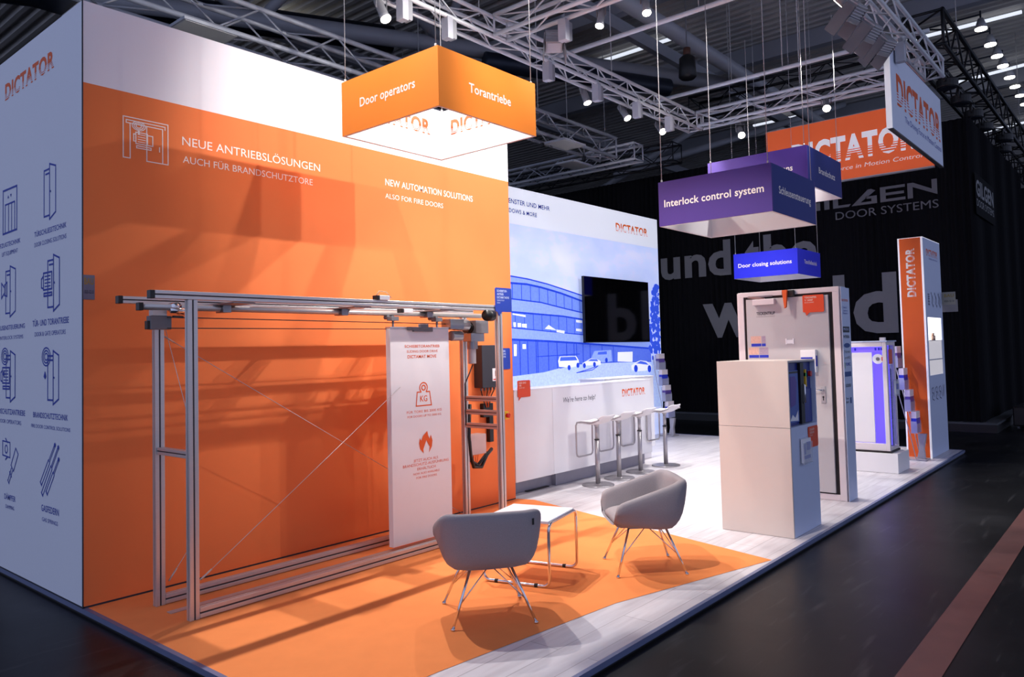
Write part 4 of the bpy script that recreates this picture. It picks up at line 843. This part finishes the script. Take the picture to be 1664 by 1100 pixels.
# ------------------------------------------------------------------ neighbouring stand with black slatted curtain
cu = thing('curtain_enclosure', 'black pleated curtain enclosure of the neighbouring stand with big grey lettering', 'curtain', (14.5, 0, ZF))
def curtain(name, a, b_, z0, z1, amp, pitch):
    a, b_ = Vector(a), Vector(b_); L_ = (b_-a).length; d = (b_-a).normalized(); q = Vector((-d.y, d.x)); n = int(L_/pitch*4); m = MB(cu); prev = None
    for i in range(n+1):
        p = a+d*(L_*i/n); o_ = q*amp*(0, 1, 0, -1)[i % 4]+q*amp*.6*math.sin(i*1.7)
        w = (m.v((p.x+o_.x, p.y+o_.y, z0)), m.v((p.x+o_.x, p.y+o_.y, z1)))
        if prev: m.f((prev[0], w[0], w[1], prev[1]))
        prev = w
    return m.build(name, CURT, cu)
curtain('front_curtain', (13.80, -2.9), (13.80, 12.0), .12, 5.62, .018, .13); curtain('side_curtain', (13.80, -2.9), (20.3, -2.9), .12, 5.62, .018, .13)
m = MB(cu); m.box(13.70, 21, -3.12, 12, ZF, .09); m.build('plinth', BLACKP, cu); m = MB(cu); m.box(13.69, 21, -3.13, 12, .09, .125); m.build('plinth_edge', M('plinth_trim', (78, 82, 86), .5), cu)
FCU = FX(13.76); k = 1.006
def glyph(F, ch, y0, y1, z0, z1, mat, par, bold=.03):
    V, Fc = text_mesh(ch, bold); xs = [v[0] for v in V]; ys = [v[1] for v in V]; m = MB(par)
    vs = [m.v(F.P(-y0+(y0-y1)*(v[0]-min(xs))/(max(xs)-min(xs)), z0+(z1-z0)*(v[1]-min(ys))/(max(ys)-min(ys)), .003)) for v in V]
    for q in Fc: m.f([vs[k] for k in q])
    return m.build('letter', mat, par)
for ch, y0, y1, z0, z1 in (('A', 5.4, 4.85, 3.14, 3.90), ('r', 4.7, 4.42, 3.14, 3.65), ('o', 4.15, 3.55, 3.13, 3.66), ('u', 3.408, 2.913, 3.14, 3.65), ('n', 2.80, 2.28, 3.15, 3.66), ('d', 2.224, 1.691, 3.14, 3.92),
                         ('t', 1.365, 1.04, 3.15, 3.82), ('h', .953, .463, 3.16, 3.92), ('e', .394, -.153, 3.15, 3.70), ('w', 2.392, 1.198, 1.775, 2.53), ('o', 1.05, .36, 1.76, 2.55), ('r', .25, -.20, 1.775, 2.55),
                         ('l', -.433, -.656, 1.775, 2.94), ('d', -.80, -1.60, 1.765, 2.925), ('-', -2.27, -2.60, 2.11, 2.33)):
    glyph(FCU, ch, y0, y1, z0, z1, CURTXT, cu)
m = MB(cu); m.rect(FCU, .80, 1.13, 1.2, 1.60, .003); m.build('lettering', CURTXT, cu)
GIL = M('dim_grey_lettering', (118, 118, 122), .7)
text(FCU, 'DOOR SYSTEMS', .54, 4.045, 1.83, .150, GIL, cu, bold=.0)
m = MB(cu); gz, gh = 4.275, .29
def ab(pts): m.poly(FCU, [(x, gz+z*gh) for x, z in pts], .003)
ab([(-.10, 0), (.25, 0), (.25, .55), (.05, .55), (.05, .40), (.13, .40), (.13, .18), (-.06, .18), (-.06, .82), (.27, .82), (.22, 1), (-.18, 1), (-.18, .08)]); ab([(.33, 0), (.43, 0), (.43, 1), (.33, 1)])
ab([(.50, 0), (.80, 0), (.84, .17), (.60, .17), (.60, 1), (.50, 1)])
ab([(.85, 0), (1.32, 0), (1.32, .52), (1.10, .52), (1.14, .36), (1.22, .36), (1.22, .17), (1.02, .17), (1.30, .86), (1.22, 1), (1.16, .98)])
ab([(1.38, 0), (1.82, 0), (1.82, .18), (1.48, .18), (1.48, .41), (1.80, .41), (1.80, .59), (1.48, .59), (1.48, .82), (1.82, .82), (1.82, 1), (1.38, 1)])
ab([(1.86, 0), (1.95, 0), (1.95, .72), (2.36, .05), (2.36, 1.05), (2.27, 1.05), (2.27, .45), (1.96, 1), (1.86, 1)])
m.build('logo', GIL, cu)
FCS = FY(-2.945)
m = MB(cu); m.rect(FCS, 13.85, 15.95, 3.86, 4.62, .002); m.build('side_sign_board', CURT, cu); text(FCS, 'GILGEN', 13.95, 4.22, 1.85, .28, CURTXT, cu, bold=.03, d=.004); text(FCS, 'DOOR SYSTEMS', 13.95, 4.02, 1.85, .13, CURTXT, cu, d=.004)
fcase = thing('flight_case', 'black flight case on the hall floor at the far right', 'case', (14.9, -3.35, ZF))
m = MB(fcase); m.box(14.55, 15.6, -3.75, -3.25, ZF+.06, .35); m.build('case_body', BLACKP, fcase, bevel=.02)
m = MB(fcase)
for x in (14.65, 15.5):
    for y in (-3.68, -3.32): m.cyl((x, y-.02, ZF+.03), (x, y+.02, ZF+.03), .03, 12)
m.build('castors', GREYP, fcase)
nw = thing('partition_wall', 'dim grey partition wall beyond the curtain at the right edge', 'partition', (21.5, -3.4, ZF))
m = MB(nw); m.box(21.4, 21.6, -4.6, -2.94, ZF, 3.2); m.build('partition_panel', M('dim_partition', (120, 124, 136), .7), nw)

# ------------------------------------------------------------------ trusses
def truss(a, b_, w, label, mat, bay=.36, r1=.024, r2=.0095, h=None, cat='truss', name='lighting_truss', group=None, hang=False):
    a, b_ = Vector(a), Vector(b_); d = (b_-a).normalized(); L_ = (b_-a).length; z = Vector((0, 0, 1)); x = d.cross(z); h = h or w
    t = thing(name, label, cat, (a+b_)/2, 0, group)
    cs = [x*i*w/2+z*j*h/2 for i, j in ((-1, -1), (1, -1), (1, 1), (-1, 1))]
    for c in cs:
        m = MB(t); m.tube([a+c, b_+c], r1, 10); m.build('chord', mat, t, True)
    n = max(2, int(L_/bay))
    for f_ in range(4):
        c0, c1 = cs[f_], cs[(f_+1) % 4]; m = MB(t)
        for i in range(n):
            p0, p1 = a+d*(L_*i/n), a+d*(L_*(i+1)/n); s0, s1 = (c0, c1) if (i+f_ // 2) % 2 else (c1, c0)
            m.tube([p0+s0, p1+s1], r2, 5)
        for e in (a, b_): m.tube([e+c0, e+c1], r2*1.4, 6)
        m.build('lattice', mat, t, True)
    if hang:
        for e in (.2, .8):
            p = a+d*L_*e; m = MB(t); m.tube([p+z*h*.5, (p.x, p.y, 9.49)], .008, 6); m.build('suspension_cable', WIRE, t, True)
    return t
ZT = 5.21
truss((.4, .25, ZT), (9.36, .25, ZT), .22, 'long silver truss carrying lamps, running above the orange sign towards the right', TRUSS)
truss((.4, -3.22, ZT), (9.40, -3.22, ZT), .22, 'silver truss above the white logo panel at the aisle side', TRUSS)
truss((4.39, .10, ZT), (4.39, -3.07, ZT), .22, 'silver cross truss at the top centre, hung with lamps', TRUSS)
truss((.42, .10, ZT), (.42, -3.07, ZT), .22, 'silver cross truss over the entrance end of the orange carpet', TRUSS)
truss((9.24, .10, ZT), (9.24, -3.07, ZT), .22, 'silver cross truss ending behind the white logo panel', TRUSS)
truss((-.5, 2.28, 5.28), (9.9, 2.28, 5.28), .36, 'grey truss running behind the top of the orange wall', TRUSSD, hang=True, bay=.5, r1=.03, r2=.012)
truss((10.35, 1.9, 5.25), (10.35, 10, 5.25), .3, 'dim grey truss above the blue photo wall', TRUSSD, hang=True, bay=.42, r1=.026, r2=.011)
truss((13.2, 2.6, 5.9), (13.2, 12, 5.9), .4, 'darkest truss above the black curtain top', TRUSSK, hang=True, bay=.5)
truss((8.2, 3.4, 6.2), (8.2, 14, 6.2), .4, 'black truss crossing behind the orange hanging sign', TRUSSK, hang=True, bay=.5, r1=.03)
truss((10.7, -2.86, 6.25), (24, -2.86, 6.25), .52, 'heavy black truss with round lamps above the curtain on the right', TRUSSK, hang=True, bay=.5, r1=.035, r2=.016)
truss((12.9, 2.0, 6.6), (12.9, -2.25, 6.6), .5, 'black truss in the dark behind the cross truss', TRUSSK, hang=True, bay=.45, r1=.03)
for x, lab in ((5.82, 'nearer of the two single silver pipes across the truss frame'), (8.30, 'farther of the two single silver pipes across the truss frame')):
    m = MB((x, -1.4, 5.36)); m.tube([(x, .45, 5.36), (x, -3.4, 5.36)], .028, 12); tag(m.build('truss_pipe', TRUSS, None, True), lab, 'pipe')

# stage lamps
def lamp(pos, target, label, r=.055, L_=.26, on=True, top=None, name='stage_lamp'):
    p = Vector(pos); d = (Vector(target)-p).normalized(); t = thing(name, label, 'lamp', p, 0, None)
    top = top or 5.07
    m = MB(t); m.tube([p-d*L_*.75, p-d*L_*.70, p+d*L_*.05, p+d*L_*.25], [r*.6, r*.8, r*.85, r*1.08], 16); m.build('housing', LAMPB, t, True)
    m = MB(t); m.cyl(p+d*L_*.252, p+d*L_*.262, r*.95, 18); m.build('lens', LENS if on else LENSOFF, t)
    s = d.cross(Vector((0, 0, 1))).normalized(); q = p-d*L_*.25
    m = MB(t); m.tube([q+s*r*1.15, q+s*r*1.2+Vector((0, 0, .12)), q-s*r*1.2+Vector((0, 0, .12)), q-s*r*1.15], .008, 6); m.tube([q+Vector((0, 0, .12)), (q.x, q.y, top)], .01, 8); m.build('yoke', GREYP, t, True)
    return t
def flood(pos, target, label, top):
    p = Vector(pos); d = (Vector(target)-p).normalized(); s = d.cross(Vector((0, 0, 1))).normalized(); u = s.cross(d); t = thing('flood_lamp', label, 'lamp', p, 0, None)
    m = MB(t); m.bar(p-d*.14, p-d*.0, .17, .15, u); m.bar(p-d*.0, p+d*.05, .19, .17, u); m.build('housing', LAMPB, t, bevel=.006)
    m = MB(t)
    for k_ in range(5): m.bar(p-d*(.13-.028*k_), p-d*(.12-.028*k_), .18, .16, u)
    m.build('cooling_fins', BALL, t)
    m = MB(t); m.bar(p+d*.05, p+d*.055, .15, .13, u); m.build('lens', LENSOFF, t)
    for sg in (-1, 1):
        m = MB(t); m.bar(p-d*.10+s*sg*.10, p+d*.22+s*sg*.12, .012, .15, u); m.build('barn_door', GREYP, t)
    m = MB(t); m.tube([p+s*.1, p+s*.1+Vector((0, 0, .13)), p-s*.1+Vector((0, 0, .13)), p-s*.1], .009, 6); m.tube([p+Vector((0, 0, .13)), (p.x, p.y, top)], .012, 8); m.build('yoke', GREYP, t, True)
    return t
lamp((6.42, .36, 4.95), (6.2, -1.6, 0), 'tubular stage lamp on the long truss, first right of the orange sign')
lamp((7.41, .36, 4.95), (7.0, -2.6, .6), 'glowing stage lamp in the middle of the long truss')
lamp((8.44, .36, 4.95), (6.0, -3.2, 1.0), 'glaring stage lamp at the far end of the long truss')
lamp((9.30, -.55, 4.88), (5.5, -3.0, 1.2), 'glaring stage lamp left of the orange hanging panel top')
lamp((9.10, -1.91, 4.95), (5.5, -3.2, 1.5), 'glowing stage lamp just above the orange hanging panel')
lamp((4.55, -1.12, 4.97), (3.2, -1.2, 1.5), 'bright stage lamp under the cross truss at the top centre', r=.045)
lamp((4.62, -1.62, 4.97), (3.2, -2.6, 1.0), 'bright stage lamp at the top edge right of centre', r=.045)
flood((4.595, -.48, 4.92), (4.0, -1.0, 3.2), 'square flood lamp with side flaps under the cross truss', 5.07)
flood((6.10, -3.11, 4.92), (7.0, .6, 1.2), 'square flood lamp at the top edge, uppermost of three beside the white panel', 5.07)
flood((6.75, -3.09, 4.92), (7.6, .6, 1.4), 'square flood lamp, middle one of three beside the white panel', 5.07)
flood((7.27, -3.10, 4.92), (8.6, .6, 1.6), 'square flood lamp right above the corner of the white panel', 5.07)
for x in (1.9, 3.1, 4.6, 5.6): lamp((x, -3.20, 4.90), (x, 0, 2.4), 'stage lamp on the aisle truss aimed at the orange wall', top=5.07)['group'] = 'lamps on the aisle truss'
for x in (1.6, 2.82): lamp((x, .25, 4.90), (x, -2.4, 0), 'stage lamp on the long truss aimed at the orange carpet', top=5.07)['group'] = 'lamps above the carpet'
def ballast(pos, label, rz=0):
    x, y, z = pos; t = thing('ballast_box', label, 'ballast box', pos, rz, 'white lamp ballasts on the trusses')
    m = MB(); m.box(-.055, .02, -.05, .05, -.13, .10); m.build('box_body', BALL, t, bevel=.004)
    m = MB(); m.box(.02, .075, -.045, .045, -.115, .08)
    for k_ in range(4): m.box(.075, .085, -.04+.022*k_, -.03+.022*k_, -.10, .07)
    m.build('heat_sink', LAMPB, t, bevel=.003)
    m = MB(); m.box(-.02, .02, -.02, .02, .10, .16); m.build('clamp', STEEL, t)
    return t
for p_, lab in (((3.0, .16, 4.99), 'pale ballast box on the long truss, left of the orange sign top'), ((3.62, .16, 4.99), 'pale ballast box on the long truss right behind the orange sign top'), ((5.33, .16, 4.99), 'pale ballast box on the long truss just right of the orange sign'),
             ((6.39, .16, 4.99), 'pale ballast box beside the tubular stage lamp'), ((7.40, .16, 4.99), 'pale ballast box beside the middle glowing stage lamp'), ((8.33, .16, 4.99), 'pale ballast box beside the glaring lamp at the truss end'),
             ((4.50, -.70, 4.99), 'pale ballast box beside the square flood lamp'), ((7.74, -3.2, 4.99), 'pale ballast box behind the top of the white logo panel')):
    ballast(p_, lab)
for p_, lab in (((8.11, 1.95, 4.96), 'flat square panel lamp left under the dim truss'), ((9.33, 2.65, 4.95), 'flat square panel lamp right under the dim truss'), ((1.95, 2.1, 4.99), 'flat panel lamp behind the top edge of the orange wall')):
    x, y, z = p_; t = thing('panel_lamp', lab, 'lamp', (x, y, z)); m = MB(t); m.box(x-.3, x+.3, y-.2, y+.2, z, z+.03); m.build('panel_frame', TRUSSD, t); m = MB(t); m.box(x-.28, x+.28, y-.18, y+.18, z-.004, z); m.build('diffuser', PANELG, t)
    m = MB(t); m.box(x-.02, x+.02, y-.02, 2.46 if y > 2.4 else y+.3, z+.03, z+.06); m.box(x-.02, x+.02, 2.40, 2.46, z+.06, 5.08); m.build('clamp', BLACKP, t)
HL = ['first', 'second', 'third', 'fourth', 'fifth', 'sixth']
for i, (x, y) in enumerate(((11.9, -2.93), (13.0, -2.93), (14.15, -2.93), (15.25, -2.93), (16.5, -3.1), (17.6, -2.93))):
    t = thing('moving_head_lamp', HL[i]+' black round lamp from the left under the heavy black truss', 'lamp', (x, y, 5.8), 0, 'black lamps under the heavy truss')
    m = MB(t); m.cyl((x, y, 5.66), (x, y, 5.80), .16, 22); m.build('head', BLACKP, t, bevel=.02); m = MB(t); m.cyl((x, y, 5.655), (x, y, 5.661), .13, 22); m.build('lens', DUCT, t)
    m = MB(t); m.tube([(x-.18, y, 5.73), (x-.18, y, 5.88), (x+.18, y, 5.88), (x+.18, y, 5.73)], .02, 8); m.cyl((x, y, 5.88), (x, y, 5.945), .03, 8); m.build('yoke', BLACKP, t, True)

# ------------------------------------------------------------------ hall roof steel, lights and services
def pipe(name, a, b_, r, mat, label, cat, n=14):
    m = MB((Vector(a)+Vector(b_))/2); m.cyl(a, b_, r, n); return tag(m.build(name, mat, None, True), label, cat)
pipe('roof_beam', (2, 1.9, 8.0), (30, 1.9, 8.0), .16, BEAM, 'long round steel roof beam slanting down at the upper right', 'beam')
pipe('roof_beam', (-2, 11.5, 8.0), (16, 2.2, 8.0), .17, BEAM, 'thick round steel beam behind the orange hanging sign', 'beam')
pipe('ventilation_duct', (-2, 12.9, 8.5), (9, 7.2, 8.5), .28, DUCT, 'dark blue ribbed ventilation duct above the grey truss', 'duct', 24)
pipe('ventilation_duct', (9.8, 5.2, 7.7), (14.0, 3.2, 7.7), .20, DUCT, 'short dark duct piece left of the orange sign top', 'duct', 24)
for a, c, lab in (((5.9, 7.6, 8.0), (3.6, 8.4, 9.5), 'slanting round roof strut above the grey truss'), ((5.9, 7.6, 8.0), (7.0, 6.8, 9.5), 'steep round roof strut above the orange sign corner'), ((9.2, 5.7, 8.0), (5.6, 5.8, 9.5), 'slanting round roof strut behind the long truss'), ((9.2, 5.7, 8.0), (9.4, 5.4, 9.5), 'short roof strut just above the orange sign top'),
               ((16, 6, 6.4), (24, 2.2, 9.4), 'thick round strut low behind the curtain top'), ((17, 8, 6.0), (19, 3.8, 8.6), 'thin roof strut above the curtain')):
    pipe('roof_strut', a, c, .10, BEAM, lab, 'strut')
for x, z, lab in ((12.5, 9.2, 'nearest of the flat roof purlins across the hall'), (17.5, 9.2, 'second flat roof purlin across the hall'), (24.5, 9.2, 'farthest flat roof purlin across the hall')):
    m = MB((x, 6, z)); m.box(x-.12, x+.12, -13, 30, z-.15, z+.29); tag(m.build('roof_purlin', BEAM), lab, 'purlin')
for y, lab in ((3.7, 'flat roof girder above the long truss'), (9.5, 'flat roof girder deep in the hall')):
    m = MB((20, y, 9.0)); m.box(3, 44, y-.08, y+.08, 8.75, 9.05); tag(m.build('roof_girder', BEAM), lab, 'girder')
for (xa, ya), (xb, yb), z, lab in (((15.25, 5.96), (15.2, 3.6), 9.38, 'long bright ceiling tube above the long truss'), ((19.63, -.2), (19.65, -3.2), 9.38, 'long bright ceiling tube at the upper right'), ((23.65, -.78), (23.3, -2.9), 9.2, 'short ceiling tube right of the round hall lamps'),
                             ((31.0, -.3), (30.4, -2.4), 9.3, 'farthest ceiling tube above the curtain corner'), ((23.85, 5.2), (23.84, 3.6), 9.3, 'ceiling tube above the orange hanging panel'), ((24.6, 1.1), (24.6, -1.1), 9.3, 'ceiling tube behind the heavy black truss')):
    m = MB(((xa+xb)/2, (ya+yb)/2, z)); m.bar((xa, ya, z), (xb, yb, z), .09, .06); tag(m.build('ceiling_tube_light', TUBEL), lab, 'ceiling light')
for i, x in enumerate((19.17, 20.48, 21.53, 22.5, 23.72, 24.78, 25.87, 27.0)):
    t = thing('hall_lamp', (HL+['seventh', 'eighth'])[i]+' round bright hall lamp from the top of the row at the right', 'hall lamp', (x, -2.42, 9.05), 0, 'row of round hall lamps')
    m = MB(t); m.tube([(x, -2.42, 9.06), (x, -2.42, 9.30)], [.14, .06], 18); m.build('reflector', BEAM, t, True); m = MB(t); m.cyl((x, -2.42, 9.03), (x, -2.42, 9.06), .13, 18); m.build('lens', CEILSP, t)
    m = MB(t); m.tube([(x, -2.42, 9.3), (x, -2.42, 9.49)], .02, 6); m.tube([(x, -2.42, 9.4), (x, -.6, 9.4)], .02, 6); m.build('stem', DUCT, t)
hl = thing('hall_lamp', 'single round hall lamp at the top edge left of the orange sign', 'hall lamp', (8.0, 9.6, 9.0)); m = MB(hl); m.cyl((7.9, 9.9, 9.0), (7.9, 9.9, 9.05), .16, 18); m.build('lens', CEILSP, hl); m = MB(hl); m.cyl((7.9, 9.9, 9.05), (7.9, 9.9, 9.5), .10, 12); m.build('stem', BEAM, hl)
sk = thing('roof_hatch', 'square smoke vent frame in the roof deck behind the black hoist', 'roof hatch', (17.6, 4.9, 9.45))
for q in ((16.98, 18.28, 4.08, 4.20, 9.30, 9.50), (16.98, 18.28, 5.42, 5.54, 9.30, 9.50), (16.98, 17.1, 4.2, 5.42, 9.30, 9.50), (18.16, 18.28, 4.2, 5.42, 9.30, 9.50)):
    m = MB(sk); m.box(*q); m.build('frame_bar', BEAM, sk)
m = MB(sk); m.box(17.3, 17.9, 4.5, 5.1, 9.2, 9.48); m.build('vent_hood', DUCT, sk)
hs = thing('chain_hoist', 'black chain hoist with bag hanging from the roof, upper right of centre', 'hoist', (11.27, 1.31, 6.6))
m = MB(hs); m.tube([(11.27, 1.31, 6.72), (11.27, 1.31, 6.76), (11.27, 1.31, 7.12), (11.27, 1.31, 7.18)], [.13, .17, .15, .08], 14); m.build('chain_bag', BLACKP, hs, True); m = MB(hs); m.cyl((11.27, 1.31, 7.15), (11.27, 1.31, 7.32), .07, 12); m.build('motor_body', M('rusty_hook', (90, 52, 36), .6), hs, True); m = MB(hs); m.tube([(11.27, 1.31, 7.3), (11.27, 1.31, 9.52)], .012, 6); m.build('chain', STEEL, hs)
for x, y, lab in ((4.2, .25, 'thin suspension cable left of the orange sign corner'), (3.4, .25, 'thin suspension cable above the pale ballast boxes'), (6.9, .25, 'suspension cable above the middle of the long truss'), (9.24, -1.5, 'suspension cable above the cross truss end'), (8.3, -1.6, 'suspension cable from the farther silver pipe'), (5.82, -1.6, 'suspension cable from the nearer silver pipe')):
    pipe('suspension_cable', (x, y, 5.33), (x, y, 9.5), .007, WIRE, lab, 'cable', 6)
bs = thing('monitor_box', 'dark square lamp at the top left corner above the pale end wall', 'lamp', (.5, 2.9, 5.2)); m = MB(bs); m.box(.25, .95, 2.5, 3.1, 5.16, 5.22); m.build('lamp_frame', BLACKP, bs); m = MB(bs); m.box(.30, .90, 2.55, 3.05, 5.155, 5.16); m.build('diffuser', DUCT, bs); m = MB(bs); m.cyl((.6, 2.8, 5.22), (.6, 2.8, 5.6), .04, 8); m.build('hanger', BEAM, bs)
pipe('roof_column', (1.2, 3.4, ZF), (1.2, 3.4, 9.5), .14, BEAM, 'round grey hall column behind the top left corner of the end wall', 'column')
